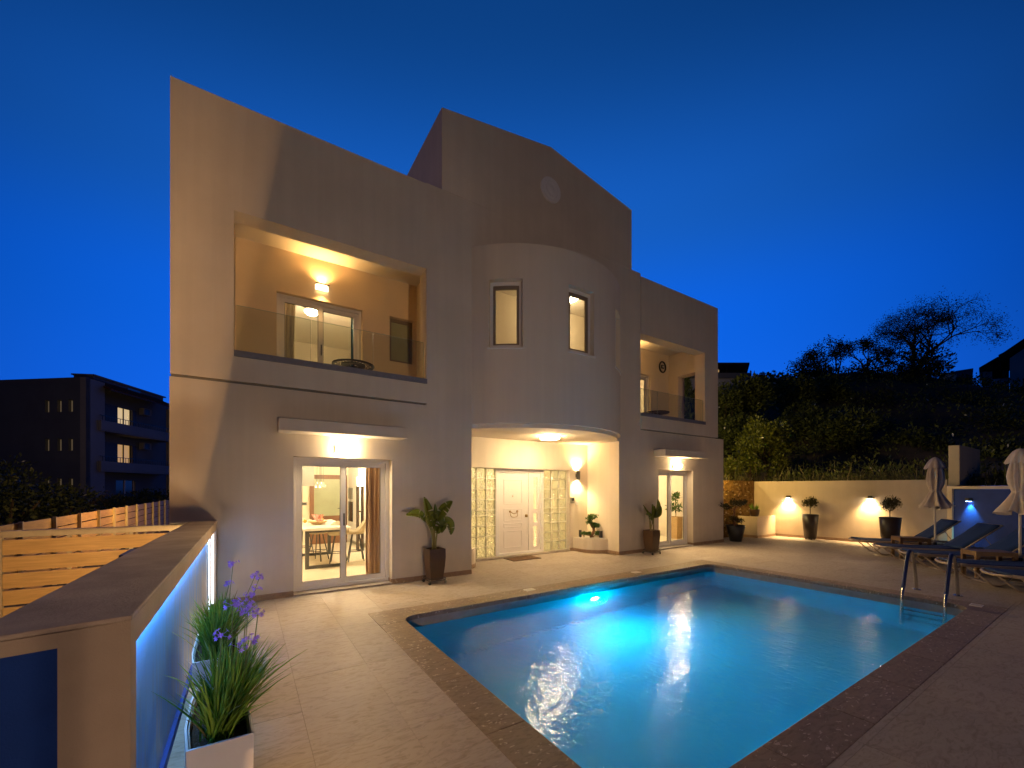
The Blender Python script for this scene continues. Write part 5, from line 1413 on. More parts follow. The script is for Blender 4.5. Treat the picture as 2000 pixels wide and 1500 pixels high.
for px_, pz_, py_, s in ((-.62, .62, .0, .20), (-.40, .60, .15, .20), (-.22, .66, -.15, .20), (.0, .72, .1, .19), (.22, .68, -.05, .18), (.42, .73, .05, .17), (-.12, .55, .2, .18), (-.22, .22, -.02, .12), (.22, .14, .0, .12)):
    st_ = Vector((-.08, 0, .48)) if pz_ > .4 else Vector((-.08, .02, .15))
    br.tube([st_, st_.lerp(Vector((px_, py_, pz_)), .6) + Vector((0, 0, .02)), (px_, py_, pz_ - .03)], .010, 5)
    crown(lf_, (px_, py_, pz_ + .01), (s, s, .085), 230, .055, .02, rr, 9, .4, .4, .5)
mk(br, 'branch', 'bonsaibark', e); mk(lf_, 'crown', 'topi', e)
e = empty('small_pot', (14.32, 7.16, .70), 'small rounded clay pot on the corner of the planter box', 'pot')
e2 = MB().lathe([(.11, .0), (.145, .10), (.155, .20), (.158, .235), (.14, .235), (.135, .19), (.02, .185)], 22, cap1=True); mk(e2, 'pot', 'pot', e, smooth=True)
e = empty('grass_tuft', (14.32, 7.16, .90), 'short tuft of grass growing in the small clay pot', 'plant')
b = MB(); rr = R_(14)
for k in range(140):
    a = rr.uniform(0, 6.28); l_ = rr.uniform(.12, .27); t_ = rr.uniform(.1, .7); p_ = Vector((.08 * rr.random() * cos(a), .08 * rr.random() * sin(a), 0))
    b.leaf(p_, Vector((cos(a) * t_, sin(a) * t_, 1)).normalized(), Vector((sin(a), -cos(a), .2)), l_, .012)
mk(b, 'blades', 'blade', e)

# curved planters of the entrance, bonsai
def niche(poly, label):
    e = empty('curved_planter', (0, 0, 0), label, 'planter', 'curved planters beside the entrance')
    mk(MB().prism(poly, .0, .355), 'wall', 'bay', e)
    cx = sum(p[0] for p in poly) / len(poly); cy = sum(p[1] for p in poly) / len(poly)
    inn = [(cx + (x - cx) * .86, cy + (y - cy) * .86) for x, y in poly]
    mk(MB().prism(inn, .3555, .366), 'pebble_bed', 'pebble', e)
    ring = [(cx + (x - cx) * 1.03, cy + (y - cy) * 1.03) for x, y in poly]
    n = len(poly); sk_ = MB()
    sk_.add([(x, y, .001) for x, y in ring] + [(x, y, .085) for x, y in ring] + [(x, y, .085) for x, y in poly], [(i, (i + 1) % n, n + (i + 1) % n, n + i) for i in range(n)] + [(n + i, n + (i + 1) % n, 2 * n + (i + 1) % n, 2 * n + i) for i in range(n)])
    mk(sk_, 'skirting', 'skirt', e)
    st = MB(); rr = R_(len(label))
    for k in range(240):
        a = rr.uniform(0, 6.28); q = rr.random() ** .5; i = rr.randrange(n); j = (i + 1) % n; t_ = rr.random(); s_ = rr.random() ** .5
        x = cx + ((inn[i][0] * (1 - t_) + inn[j][0] * t_) - cx) * s_ * .97; y = cy + ((inn[i][1] * (1 - t_) + inn[j][1] * t_) - cy) * s_ * .97
        r_ = rr.uniform(.008, .018); st.ball((x, y, .366 + r_ * .4), r_, 6, 4, (1.2, 1, .7))
    o = mk(st, 'pebble', 'pebble', e, smooth=True); tag(o, kind='stuff')
    return e
arc = [(7.215 + .0, 8.19), (7.215, 7.93)] + [(7.705 - .49 * cos(radians(a)), 7.93 - .50 * sin(radians(a))) for a in range(12, 91, 13)] + [(7.705, 7.43), (7.705, 8.19)]
niche(arc, 'white curved planter with pebbles and a bonsai, right of the front door')
arc2 = [(3.64, 8.19), (3.64, 7.43)] + [(3.64 + .48 * sin(radians(a)), 7.93 - .50 * cos(radians(a))) for a in range(13, 91, 13)] + [(4.12, 8.19)]
niche(arc2, 'white curved planter partly hidden behind the left entrance pier')
e = empty('bonsai', (7.50, 7.80, .366), 'small bonsai with an S shaped trunk and green leaf pads, on white pebbles', 'bonsai')
mk(MB().tube(smooth_path([(.05, 0, -.02), (-.02, 0, .04), (.04, -.01, .13), (.07, 0, .22), (-.02, .01, .33), (-.05, 0, .42), (.0, 0, .50)], 4), [.05 - .0016 * i for i in range(25)], 8), 'trunk', 'bonsaibark', e, smooth=True)
br = MB(); lf_ = MB(); rr = R_(21)
for px_, pz_, s, h_ in ((.02, .55, .16, .075), (-.08, .40, .085, .06), (.12, .30, .135, .06), (-.24, .12, .09, .045), (-.10, .11, .07, .04), (.20, .11, .09, .05), (.06, .34, .08, .04), (-.05, .50, .11, .05)):
    br.tube([(.02, 0, pz_ - .1), (px_ * .6, -.01, pz_ - .05), (px_, 0, pz_ - .02)], .009, 5); crown(lf_, (px_, rr.uniform(-.04, .02), pz_), (s, s * .8, h_), 300, .036, .022, rr, 12, .4, .3, .5)
mk(br, 'branch', 'bonsaibark', e); mk(lf_, 'crown', 'bonsai', e)
for x, y, w, h_, lb in ((7.30, 8.02, .05, .19, 'small dark patterned block standing left of the bonsai'), (7.62, 7.60, .075, .185, 'small dark block standing right of the bonsai')):
    e = empty('stone_ornament', (x, y, .366), lb, 'ornament'); mk(MB().box(-w / 2, w / 2, -.03, .03, 0, h_), 'block', 'darkgrey', e, bevel=.004)
    g3 = MB()
    for k in range(5): g3.box(-w * .3, w * .3, -.034, -.0305, .02 + k * .033, .038 + k * .033)
    mk(g3, 'relief', 'black', e)
e = empty('doormat', (5.42, 7.93, 0), 'brown rectangular doormat before the white front door', 'doormat')
mk(MB().box(-.38, .38, -.21, .21, .0015, .014), 'pile', 'mat', e); mk(MB().box(-.39, .39, -.22, .22, .001, .008), 'backing', 'black', e)

# society garlic in the two white troughs
def trough(poly, z, label):
    cx = sum(p[0] for p in poly) / len(poly); cy = sum(p[1] for p in poly) / len(poly)
    e = empty('trough_planter', (cx, cy, 0), label, 'planter', 'white troughs along the blue wall')
    sc = lambda k, zz, s=1.0: [((x - cx) * s * k, (y - cy) * (1 - (1 - k) * .45) * s, zz) for x, y in poly]
    n = len(poly); b = MB()
    rings = [sc(1, .002, .94), sc(1, z), sc(.93, z), sc(.92, z - .06)]
    for r_ in rings: b.v += r_
    for i in range(3):
        for j in range(n): b.f.append((i * n + j, i * n + (j + 1) % n, (i + 1) * n + (j + 1) % n, (i + 1) * n + j)); b.mi.append(0)
    b.f.append(tuple(range(n))[::-1]); b.mi.append(0)
    mk(b, 'trough', 'trough', e)
    li = MB(); r1 = sc(.90, z - .012); r2 = sc(.86, z - .012); r3 = sc(.85, z - .06)
    for r_ in (sc(.91, z - .055), r1, r2, r3): li.v += r_
    for i in range(3):
        for j in range(n): li.f.append((i * n + j, i * n + (j + 1) % n, (i + 1) * n + (j + 1) % n, (i + 1) * n + j)); li.mi.append(0)
    mk(li, 'liner', 'hood', e)
    s_ = MB(); s_.add(sc(.855, z - .045), [tuple(range(n))]); mk(s_, 'soil', 'soil', e)
    return e
p1 = [(-.222, 2.275), (.03, 2.275), (.012, 2.55), (-.004, 2.80), (-.03, 3.02), (-.235, 3.02), (-.255, 2.80), (-.25, 2.5)]
p2 = [(-.30, 3.40), (-.06, 3.40), (-.055, 3.7), (-.06, 4.0), (-.08, 4.25), (-.31, 4.25), (-.325, 4.0), (-.32, 3.6)]
trough(p1, .50, 'white trough planter nearest the camera beside the blue panel')
trough(p2, .50, 'white trough planter further along the blue panel, behind the first')
def garlic(x, y, z, label, seed, roots, stalks, lean, nbl, hgt):
    e = empty('society_garlic', (x, y, z), label, 'plant', 'violet flowering grasses in the troughs')
    rr = R_(seed); b = MB(); dry = MB()
    for (rx, ry, sc_) in roots:
        for k in range(nbl):
            a = rr.uniform(0, 2 * pi); spread = rr.random() ** .8 * .60; l_ = hgt * sc_ * rr.uniform(.6, 1.08)
            d = Vector((cos(a) * spread + lean[0] * rr.uniform(.2, 1.2), sin(a) * spread + lean[1] * rr.uniform(.2, 1.2), 1)).normalized()
            side = Vector((-d.y, d.x, 0)); side = side.normalized() if side.length > .01 else Vector((1, 0, 0))
            tw = rr.uniform(-.8, .8); side = (side * cos(tw) + d.cross(side) * sin(tw)).normalized()
            p = Vector((rx - x + rr.gauss(0, .022), ry - y + rr.gauss(0, .03), rr.uniform(-.02, .01))); w = rr.uniform(.0034, .0060)
            droop = rr.uniform(.10, .55) * (.5 + spread)
            tgt = dry if rr.random() < .035 else b
            vs = []; seg = 5
            for i in range(seg + 1):
                t_ = i / seg; q = p + d * (l_ * t_) + Vector((d.x, d.y, 0)) * (l_ * droop * t_ * t_ * .6) - Vector((0, 0, 1)) * (l_ * droop * t_ * t_ * .55)
                ww = w * (1 - t_ ** 3) * (.7 + .3 * min(1, t_ * 4)) + .0003
                vs += [q - side * ww, q + side * ww]
            tgt.add(vs, [(2 * i, 2 * i + 1, 2 * i + 3, 2 * i + 2) for i in range(seg)])
    o = mk(b, 'blades', 'blade', e); tag(o, kind='stuff')
    o = mk(dry, 'dry_blades', 'drygrass', e); tag(o, kind='stuff')
    for (fx, fz, fy, rx, ry) in stalks:
        top = Vector((fx - x, fy - y, fz - z)); base = Vector((rx - x, ry - y, 0)); midp = base.lerp(top, .5) + Vector((rr.uniform(-.012, .012), rr.uniform(-.01, .01), .02))
        stk = mk(MB().tube(smooth_path([base, midp, top], 5), .0024, 5), 'stalk', 'stalk', e, smooth=True)
        f_ = MB()
        for k in range(rr.randint(7, 10)):
            a = rr.uniform(0, 6.28); el = rr.uniform(-.2, 1.1); dv = Vector((cos(a) * cos(el), sin(a) * cos(el), sin(el)))
            tip = top + dv * rr.uniform(.020, .040)
            f_.tube([top, tip], .0011, 3, cap=False)
            s1 = dv.cross(Vector((.3, .2, 1))).normalized(); s2 = dv.cross(s1).normalized()
            for q in range(6):
                aa = q * pi / 3; pd = (s1 * cos(aa) + s2 * sin(aa) + dv * .35).normalized()
                f_.leaf(tip, pd, dv, rr.uniform(.013, .018), .0075)
        f_.build('umbel', 'flower', stk)
    return e
garlic(-.11, 2.5, .455, 'society garlic with violet flowers in the nearest white trough', 31,
       [(-.115, 2.42, 1.0), (-.07, 2.55, 1.05), (-.10, 2.72, .95), (-.06, 2.86, .9)],
       [(-.06, 1.055, 2.52, -.06, 2.62), (-.003, 1.01, 2.5, -.05, 2.60), (.05, .998, 2.5, -.03, 2.62), (-.105, .915, 2.5, -.12, 2.55), (-.032, .848, 2.48, -.06, 2.50), (.022, .868, 2.5, -.03, 2.55), (.004, 1.03, 2.54, -.03, 2.6)], (.16, -.05), 190, .42)
garlic(-.19, 3.7, .455, 'society garlic with tall violet flowers in the further white trough', 47,
       [(-.19, 3.55, 1.0), (-.16, 3.75, 1.0), (-.20, 3.95, .95), (-.17, 4.1, .9)],
       [(-.082, 1.095, 3.6, -.15, 3.68), (-.107, .95, 3.6, -.17, 3.66), (.055, 1.00, 3.6, -.12, 3.7), (.082, .975, 3.62, -.11, 3.7), (.018, .862, 3.58, -.13, 3.65), (.06, .90, 3.6, -.12, 3.7), (-.02, .818, 3.6, -.15, 3.66)], (.14, -.02), 190, .42)
# potted plant in the room on the right
e = empty('tapered_planter', (11.62, 8.25, .031), 'tall pale square planter inside the room right of the entrance', 'planter')
b = MB(); prof = [(.13, 0), (.19, .70), (.165, .70), (.165, .66)]
for h_, z in prof: b.v += [(-h_, -h_, z), (h_, -h_, z), (h_, h_, z), (-h_, h_, z)]
for i in range(3):
    for j in range(4): b.f.append((4 * i + j, 4 * i + (j + 1) % 4, 4 * i + 4 + (j + 1) % 4, 4 * i + 4 + j)); b.mi.append(0)
mk(b, 'pot', 'bowl', e, bevel=.01); mk(MB().box(-.163, .163, -.163, .163, .60, .65), 'soil', 'soil', e)
e = empty('house_plant', (11.62, 8.25, .68), 'leafy house plant in the pale planter inside the right room', 'plant')
mk(MB().tube([(0, 0, 0), (.01, 0, .3), (-.02, 0, .62)], .012, 6).tube([(0, 0, .1), (-.08, -.05, .35)], .009, 6), 'stem', 'leafstem', e)
b = MB(); rr = R_(6); crown(b, (-.06, -.04, .32), (.24, .24, .14), 110, .15, .05, rr, 8, .2, .1, .5); crown(b, (-.01, 0, .68), (.17, .17, .16), 90, .14, .045, rr, 8, .2, .2, .5); mk(b, 'leaf', 'bonsai', e)
# ================================================================== BACKGROUND: trees, shrubs, houses
CS, CC = sin(radians(57.116)), cos(radians(57.116))
def K(right, dist, z=0.0):
    """point given in metres to the right of and ahead of the photographer"""
    return Vector((right * CS + dist * CC, -right * CC + dist * CS, z))
def KP(u, v, dist):
    """bearing u and elevation v of the survey, dist metres ahead"""
    return K((u - 1000) / 802.15 * dist, dist, 1.65 + (953.13 - v) / 802.15 * dist)

def branchy(name, label, base, height, spread, seed, leafm, nleaf, ln, wd, levels=4, stems=3, lean=(0, 0), droop=.1, r0=.16, group=None, tipr=.5, leaf_sparse=1.0, first=.45):
    e = empty(name, base, label, 'tree' if name.endswith('tree') else 'shrub', group)
    rr = R_(seed); tb_ = MB(); tips = []
    def grow(p, d, l_, r_, lev):
        pts = [p]; q = p; dd = d
        for k in range(3):
            dd = (dd + Vector((rr.gauss(0, .16), rr.gauss(0, .16), rr.gauss(0, .10) - (droop if lev < 2 else -.04)))).normalized()
            q = q + dd * (l_ / 3); pts.append(q)
        tb_.tube(pts, [r_, r_ * .86, r_ * .74, r_ * .62], 5 if lev > 1 else 4, cap=False)
        if lev <= 1: tips.append((q, dd)); tips.append((pts[2], dd))
        if lev == 0: return
        nb = rr.choice((2, 3, 3)) if lev > 1 else 3
        for k in range(nb):
            ax = Vector((rr.gauss(0, 1), rr.gauss(0, 1), rr.gauss(0, .45))).normalized()
            nd = (dd * (1 - spread * .5) + ax * spread).normalized()
            grow(q if k else pts[2].lerp(q, .5), nd, l_ * rr.uniform(.58, .82), r_ * .58, lev - 1)
    for s in range(stems):
        a = 2 * pi * s / stems + rr.uniform(-.4, .4)
        d = Vector((cos(a) * spread * .75 + lean[0], sin(a) * spread * .75 + lean[1], 1)).normalized() if stems > 1 else Vector((lean[0], lean[1], 1)).normalized()
        grow(Vector((rr.uniform(-.1, .1) * (stems > 1), rr.uniform(-.1, .1) * (stems > 1), -.2)), d, height * first, r0, levels)
    mk(tb_, 'trunk', 'bark', e)
    b = MB()
    for i in range(nleaf):
        q, dd = tips[rr.randrange(len(tips))]
        off = Vector((rr.gauss(0, 1), rr.gauss(0, 1), rr.gauss(0, 1) - droop * 4)) * tipr * .5
        ld = Vector((rr.gauss(0, 1), rr.gauss(0, 1), rr.gauss(0, 1) - droop * 3)).normalized()
        b.leaf(q + off, ld, Vector((rr.gauss(0, 1), rr.gauss(0, 1), rr.gauss(0, 1))).normalized(), ln * rr.uniform(.6, 1.3), wd * rr.uniform(.7, 1.2))
    mk(b, 'crown', leafm, e)
    return e
def shrub(label, u, v, dist, rx, rz, seed, leafm='hedge', n=2200, ln=.20, wd=.09, group='shrubs on the hillside', name='shrub'):
    c = KP(u, v, dist); gz = min(terrain_z(c.x, c.y) if c.x > 12.4 else -.14, c.z - rz * .6)
    e = empty(name, (c.x, c.y, gz), label, 'shrub', group)
    rr = R_(seed); t_ = MB(); zc = c.z - gz
    for k in range(5):
        a = k * 1.256 + rr.uniform(-.3, .3); t_.tube([(0.05 * cos(a), .05 * sin(a), -.15), (rx * .25 * cos(a), rx * .25 * sin(a), zc * .5), (rx * .55 * cos(a), rx * .55 * sin(a), zc)], [.06, .045, .02], 5)
    mk(t_, 'trunk', 'bark', e)
    b = MB()
    crown(b, (0, 0, zc), (rx, rx * .9, rz), n, ln, wd, rr, 46, .72, .25, .30)
    low = max(0, zc - rz)
    if low > .3: crown(b, (0, 0, zc * .5), (rx * .85, rx * .8, zc * .5), n // 3, ln, wd, rr, 24, .7, .2, .35)
    mk(b, 'crown', leafm, e)
    return e
# hillside shrubs that can be told apart
for i, (lb, u, v, d, rx, rz, lm) in enumerate((
    ('rounded green shrub high on the slope, right of the villa corner', 1547, 770, 26, 1.35, 1.15, 'hedge'),
    ('smaller rounded shrub beside the tall dark thicket', 1622, 772, 27, 1.2, 1.1, 'hedge'),
    ('leafy shrub under the dark flat roofed house, next to the villa edge', 1460, 775, 24, 1.2, 1.0, 'hedge'),
    ('shrub half hidden by the upper right edge of the villa', 1412, 790, 23, 1.0, 1.0, 'hedge'),
    ('broad green shrub behind the weeds, right of the citrus tree', 1640, 842, 20, 1.55, 1.05, 'hedge'),
    ('lighter feathery shrub above the weeds, left of the pale slab', 1768, 878, 19, 1.15, .85, 'hedge'),
    ('bushy grass topped shrub on the crest left of the small bare trees', 1500, 752, 31, 1.5, .8, 'shadehedge'),
    ('dark shrub on the crest under the small bare trees', 1585, 735, 32, 1.7, .9, 'shadehedge'),
    ('very dark thicket below the big spreading tree', 1735, 735, 30, 2.5, 1.7, 'shadehedge'),
    ('dark round thicket at the foot of the big spreading tree, right side', 1804, 712, 31, 1.6, 1.5, 'shadehedge'),
    ('black mass of bushes halfway down the slope below the thicket', 1730, 820, 25, 2.2, 1.6, 'shadehedge'),
    ('dark bush behind the pale slab', 1850, 820, 24, 1.9, 1.6, 'shadehedge'),
    ('dark bush above the blue wall at the right edge', 1960, 850, 19, 1.9, 1.5, 'shadehedge'),
    ('dark hedge in front of the far white house', 1975, 775, 33, 2.6, 1.3, 'shadehedge'),
    ('dark bush below the far lit window', 1880, 775, 32, 2.4, 1.2, 'shadehedge'),
    ('bush between two dark thickets on the middle slope', 1690, 770, 29, 1.7, 1.3, 'shadehedge'),
    ('low bush behind the blue wall near the right parasol', 1930, 905, 16, 1.3, .8, 'shadehedge'),
    ('bush behind the pale slab at wall height', 1830, 900, 17.5, 1.1, .9, 'shadehedge'),
    ('green shrub beneath the citrus crown, left side', 1440, 860, 21, 1.3, 1.1, 'hedge'),
    ('green shrub on the slope behind the citrus tree', 1570, 830, 23, 1.4, 1.2, 'hedge'),
    ('low dark bush before the crest, between citrus tree and thicket', 1690, 860, 22, 1.2, 1.1, 'shadehedge'),
    ('dark bush at the right edge halfway up the slope', 1990, 810, 25, 1.8, 1.3, 'shadehedge'))):
    shrub(lb, u, v, d, rx * 1.18, rz * 1.12, 100 + i, lm, n=3400 if lm == 'hedge' else 3000, ln=.17 if d < 24 else .22, wd=.08 if d < 24 else .10)
for i, (lb, u, v, d, r) in enumerate((('small bright bush above the ochre wall, next to the villa edge', 1426, 912, 15.6, .42), ('small bright bush left of the citrus trunk', 1466, 912, 16, .42), ('small bright bush right of the citrus trunk', 1520, 906, 16.3, .40))):
    shrub(lb, u, v, d, r, r * .95, 140 + i, 'citrus', n=520, ln=.13, wd=.08, group='small bushes above the ochre wall')
# citrus tree
b_ = KP(1497, 930, 17); b_.z = terrain_z(b_.x, b_.y) - .05
e = empty('citrus_tree', b_, 'citrus tree with a round yellow green crown behind the ochre wall', 'tree')
rr = R_(77); t_ = MB(); tips = [(-1.2, .2, 1.5), (-.6, -.5, 2.1), (.1, .3, 2.5), (.7, -.3, 2.0), (1.1, .4, 1.5), (-.2, -.6, 1.6), (.4, .6, 1.7), (-1.0, -.3, 2.2), (.9, 0, 2.4)]
t_.tube([(0, 0, -.2), (.03, 0, .5), (-.02, .02, .95)], [.10, .085, .075], 8)
for p in tips: t_.tube([(-.02, .02, .85), Vector((p[0] * .4, p[1] * .4, 1.15)), Vector(p)], [.055, .035, .012], 5)
mk(t_, 'trunk', 'bark', e)
b = MB()
for p in tips: crown(b, (p[0], p[1], p[2] * .92), (.62, .6, .50), 620, .13, .06, rr, 16, .5, .5, .4)
crown(b, (0, 0, 1.75), (1.25, 1.1, .85), 1500, .13, .06, rr, 40, .7, .4, .26)
mk(b, 'crown', 'citrus', e)
# silhouetted trees on the crest
def on_crest(u, v, d):
    return KP(u, v, d)
branchy('spreading_tree', 'large bare branched spreading tree standing dark against the sky on the crest', on_crest(1785, 722, 31), 5.4, .58, 23, 'shadehedge', 17000, .11, .045, 5, 5, (.12, -.08), .09, .12, tipr=.50, first=.34)
branchy('slender_tree', 'small dark tree with leafy tips left of the big spreading tree', on_crest(1690, 722, 32), 2.7, .5, 5, 'shadehedge', 2600, .15, .08, 4, 3, (-.1, 0), .02, .08, tipr=.40, first=.38)
branchy('slender_tree', 'thin small tree with few leaf clumps, second from the left on the crest', on_crest(1634, 722, 32), 2.3, .45, 8, 'shadehedge', 900, .15, .08, 3, 2, (-.1, .05), .0, .07, tipr=.35, first=.46)
branchy('slender_tree', 'short leafy tree at the left end of the crest trees', on_crest(1604, 724, 32), 1.9, .5, 15, 'shadehedge', 1500, .15, .08, 3, 3, (0, 0), .0, .06, tipr=.40, first=.42)
branchy('twiggy_shrub', 'twiggy shrub poking above the crest, far left of the dark trees', on_crest(1566, 728, 32), 1.2, .6, 19, 'shadehedge', 500, .13, .06, 3, 4, (-.2, 0), .0, .04, tipr=.3, first=.45)
# weeds behind the garden wall
rr = R_(33); b = MB()
for k in range(3600):
    y = rr.uniform(-2.5, 9.5); off = .28 + abs(rr.gauss(0, 1.4)); x = (wall_x(min(y, 7.5)) if y > 2.9 else 16.1 + rr.uniform(0, 1)) + off
    if y > 7.6: x = rr.uniform(12.6, 17); y = 8.0 + abs(rr.gauss(0, 1.0))
    z = terrain_z(x, y)
    if z < 1: continue
    h_ = rr.uniform(.10, .45) * (2.1 if rr.random() < .15 else 1)
    d_ = Vector((rr.gauss(0, .3), rr.gauss(0, .3), 1)).normalized()
    b.leaf(Vector((x, y, z - .03)), d_, Vector((rr.gauss(0, 1), rr.gauss(0, 1), 0)).normalized(), h_, rr.uniform(.012, .03))
    if rr.random() < .7:
        for q in range(3): b.leaf(Vector((x, y, z)) + d_ * h_ * rr.uniform(.3, 1), Vector((rr.gauss(0, 1), rr.gauss(0, 1), .6)).normalized(), Vector((0, 0, 1)), rr.uniform(.05, .11), rr.uniform(.02, .04))
o = b.build('weeds', 'weed'); tag(o, kind='stuff')
# undergrowth that covers the slope between the shrubs
rr = R_(90); b = MB()
for k in range(1500):
    x = 16.6 + 34 * rr.random() ** 1.2; y = rr.uniform(-6, 30)
    z = terrain_z(x, y)
    if z < 1.6: continue
    s_ = rr.uniform(.3, .75); c = Vector((x, y, z + s_ * .25))
    for q in range(22):
        d_ = Vector((rr.gauss(0, 1), rr.gauss(0, 1), abs(rr.gauss(0, .8)))).normalized()
        b.leaf(c + Vector((d_.x * s_, d_.y * s_, d_.z * s_ * .8)) * rr.uniform(.5, 1), (d_ + Vector((rr.uniform(-.6, .6), rr.uniform(-.6, .6), .3))).normalized(), Vector((rr.gauss(0, 1), rr.gauss(0, 1), .5)).normalized(), rr.uniform(.10, .20), rr.uniform(.05, .09))
o = b.build('undergrowth', 'hedge'); tag(o, kind='stuff')
# left side: dark garden beyond the fence
for i, (lb, u, v, d, rx, rz) in enumerate((('dark bush at the left edge behind the long fence', 15, 975, 13.5, 1.5, 1.0), ('dark bush left of the bare tree, before the apartment block', 95, 985, 15, 1.3, .7), ('tall dark bush at the far left before the apartment block', -25, 930, 15, 1.3, 1.0),
                                           ('dark shrub under the ground floor glass doors of the apartment block', 215, 985, 21, 1.6, .55), ('dark shrub before the apartment block, beside the villa', 300, 975, 24, 1.6, .6))):
    shrub(lb, u, v, d, rx, rz, 160 + i, 'shadehedge', n=1500, ln=.16, wd=.07, group='dark bushes behind the fence')
bb_ = KP(165, 1000, 17.5); bb_.z = -.14
branchy('bare_tree', 'low bare tree with crooked branches before the apartment block', bb_, 2.1, .7, 44, 'shadehedge', 260, .10, .05, 4, 2, (-.3, .1), .03, .07, tipr=.3, first=.42)

# apartment block on the left
o0 = K(-29.05, 28.0); ax_a = (K(-.146, 1) - K(0, 0)).normalized(); ax_b = (K(1, .146) - K(0, 0)).normalized()
ax_l = (K(-.9933, .116) - K(0, 0)).normalized()
A = lambda a, b: (o0.x + ax_a.x * a + ax_b.x * b, o0.y + ax_a.y * a + ax_b.y * b)
apt = empty('apartment_block', (0, 0, 0), 'dark three storey apartment block with two lit balcony windows, left of the villa', 'building')
def ab(a0, a1, b0, b1, z0, z1): return MB().prism([A(a0, b0), A(a1, b0), A(a1, b1), A(a0, b1)], z0, z1)
Lp = lambda s, off: (o0.x + ax_l.x * s - ax_a.x * off, o0.y + ax_l.y * s - ax_a.y * off)
def lb_(s0, s1, f0, f1, z0, z1): return MB().prism([Lp(s0, f0), Lp(s1, f0), Lp(s1, f1), Lp(s0, f1)], z0, z1)
# side wall with narrow windows (real openings)
hol = [(s - .17, s + .17, z0, z1) for s in (3.07, 2.09, 1.2) for z0, z1 in ((6.88, 7.72), (4.2, 5.05), (1.58, 2.32))]
w = MB(); ss = sorted({0, 13.0} | {h[0] for h in hol} | {h[1] for h in hol}); zs = sorted({-.2, 9.23} | {h[2] for h in hol} | {h[3] for h in hol})
w.cells(ss, zs, lambda s, z: not any(h[0] < s < h[1] and h[2] < z < h[3] for h in hol), lambda s, z: (*Lp(s, 0), z), lambda s, z: (*Lp(s, -.35), z))
mk(w, 'wall', 'aptwall', apt)
for i, h in enumerate(hol):
    f = lb_(h[0], h[1], -.22, -.25, h[2], h[3]); wn = mk(f, 'window', 'shutter', apt)
    mk(lb_(h[0] + .03, h[0] + .12, -.20, -.219, h[2] + .04, h[3] - .04), 'pane', 'reveal_glow', wn); mk(lb_(h[1] - .12, h[1] - .03, -.20, -.219, h[2] + .04, h[3] - .04), 'pane', 'reveal_glow', wn)  # edge strips glow faintly in place of pale lit window reveals
    if h[2] > 6 and h[0] < 2.0 or (h[2] < 2 and 1.5 < h[0] < 2.2):
        mk(lb_(h[0] + .02, h[0] + .07, -.19, -.215, h[2] + .04, h[3] - .04), 'curtain', 'farlit_dim', wn)
mk(ab(.0, 1.54, -.35, .0, -.2, 9.2), 'wall', 'aptlight', apt)
fl = MB(); g_holes = [(4.32, 5.80, 2.95, 5.11), (4.32, 5.80, 5.85, 7.98), (4.2, 6.2, .0, 2.27)]
ss = sorted({1.541, 12} | {h[0] for h in g_holes} | {h[1] for h in g_holes}); zs = sorted({-.2, 9.2} | {h[2] for h in g_holes} | {h[3] for h in g_holes})
fl.cells(ss, zs, lambda s, z: not any(h[0] < s < h[1] and h[2] < z < h[3] for h in g_holes), lambda s, z: (*A(s, -1.2), z), lambda s, z: (*A(s, -1.5), z))
mk(fl, 'wall', 'aptwall', apt)
mk(ab(3.6, 12, -12, -1.51, -.2, 9.1), 'wall', 'aptwall', apt)
mk(ab(2.6, 10, -2.8, -1.52, 9.11, 9.95), 'attic', 'aptwall', apt)
mk(ab(2.5, 10.2, -2.9, -1.40, 9.951, 10.05), 'roof', 'aptlight', apt)
mk(ab(5.8, 7.2, -1.515, -1.50, 9.58, 9.85), 'window', 'darkglass', apt)
for z0, em in ((2.95, 'farlit_dim'), (5.85, 'farlit')):
    wn = mk(ab(4.34, 4.40, -1.36, -1.28, z0 + .02, z0 + 2.13).prism([A(5.03, -1.28), A(5.11, -1.28), A(5.11, -1.36), A(5.03, -1.36)], z0 + .02, z0 + 2.13).prism([A(5.72, -1.28), A(5.78, -1.28), A(5.78, -1.36), A(5.72, -1.36)], z0 + .02, z0 + 2.13).prism([A(4.401, -1.28), A(5.719, -1.28), A(5.719, -1.36), A(4.401, -1.36)], z0 + 2.135, z0 + 2.155), 'balcony_door', 'shutter', apt)
    mk(ab(4.401, 5.029, -1.34, -1.33, z0 + .02, z0 + 2.13), 'pane', em, wn); mk(ab(5.111, 5.719, -1.34, -1.33, z0 + .02, z0 + 2.13), 'pane', em, wn)
    mk(ab(3.0, 4.3, -1.19, -1.15, z0 + .02, z0 + 2.15), 'shutter', 'shutter', apt); mk(ab(5.82, 6.2, -1.19, -1.15, z0 + .02, z0 + 2.15), 'shutter', 'shutter', apt)
    mk(ab(1.0, 9.0, -1.199, .15, z0 - .13, z0 - .02), 'balcony', 'aptlight', apt)
    mk(ab(1.0, 9.0, .06, .18, z0 - .019, z0 + .62), 'balcony', 'aptlight', apt); mk(ab(.9, 1.02, -.0, .059, z0 - .019, z0 + .6), 'balcony', 'aptlight', apt)
    rl = MB()
    for a in [1.2 + .26 * k for k in range(30)]: rl.prism([A(a, .10), A(a + .025, .10), A(a + .025, .125), A(a, .125)], z0 + .621, z0 + .95)
    rl.prism([A(1.0, .09), A(9.0, .09), A(9.0, .135), A(1.0, .135)], z0 + .951, z0 + .99)
    mk(rl, 'railing', 'black', apt)
    mk(ab(6.6, 7.5, -1.19, -.85, z0 + 1.95, z0 + 2.5), 'air_conditioner', 'aptlight', apt)
    c_ = ab(6.75, 7.25, -.849, -.84, z0 + 2.0, z0 + 2.45); mk(c_, 'fan_grille', 'black', apt)
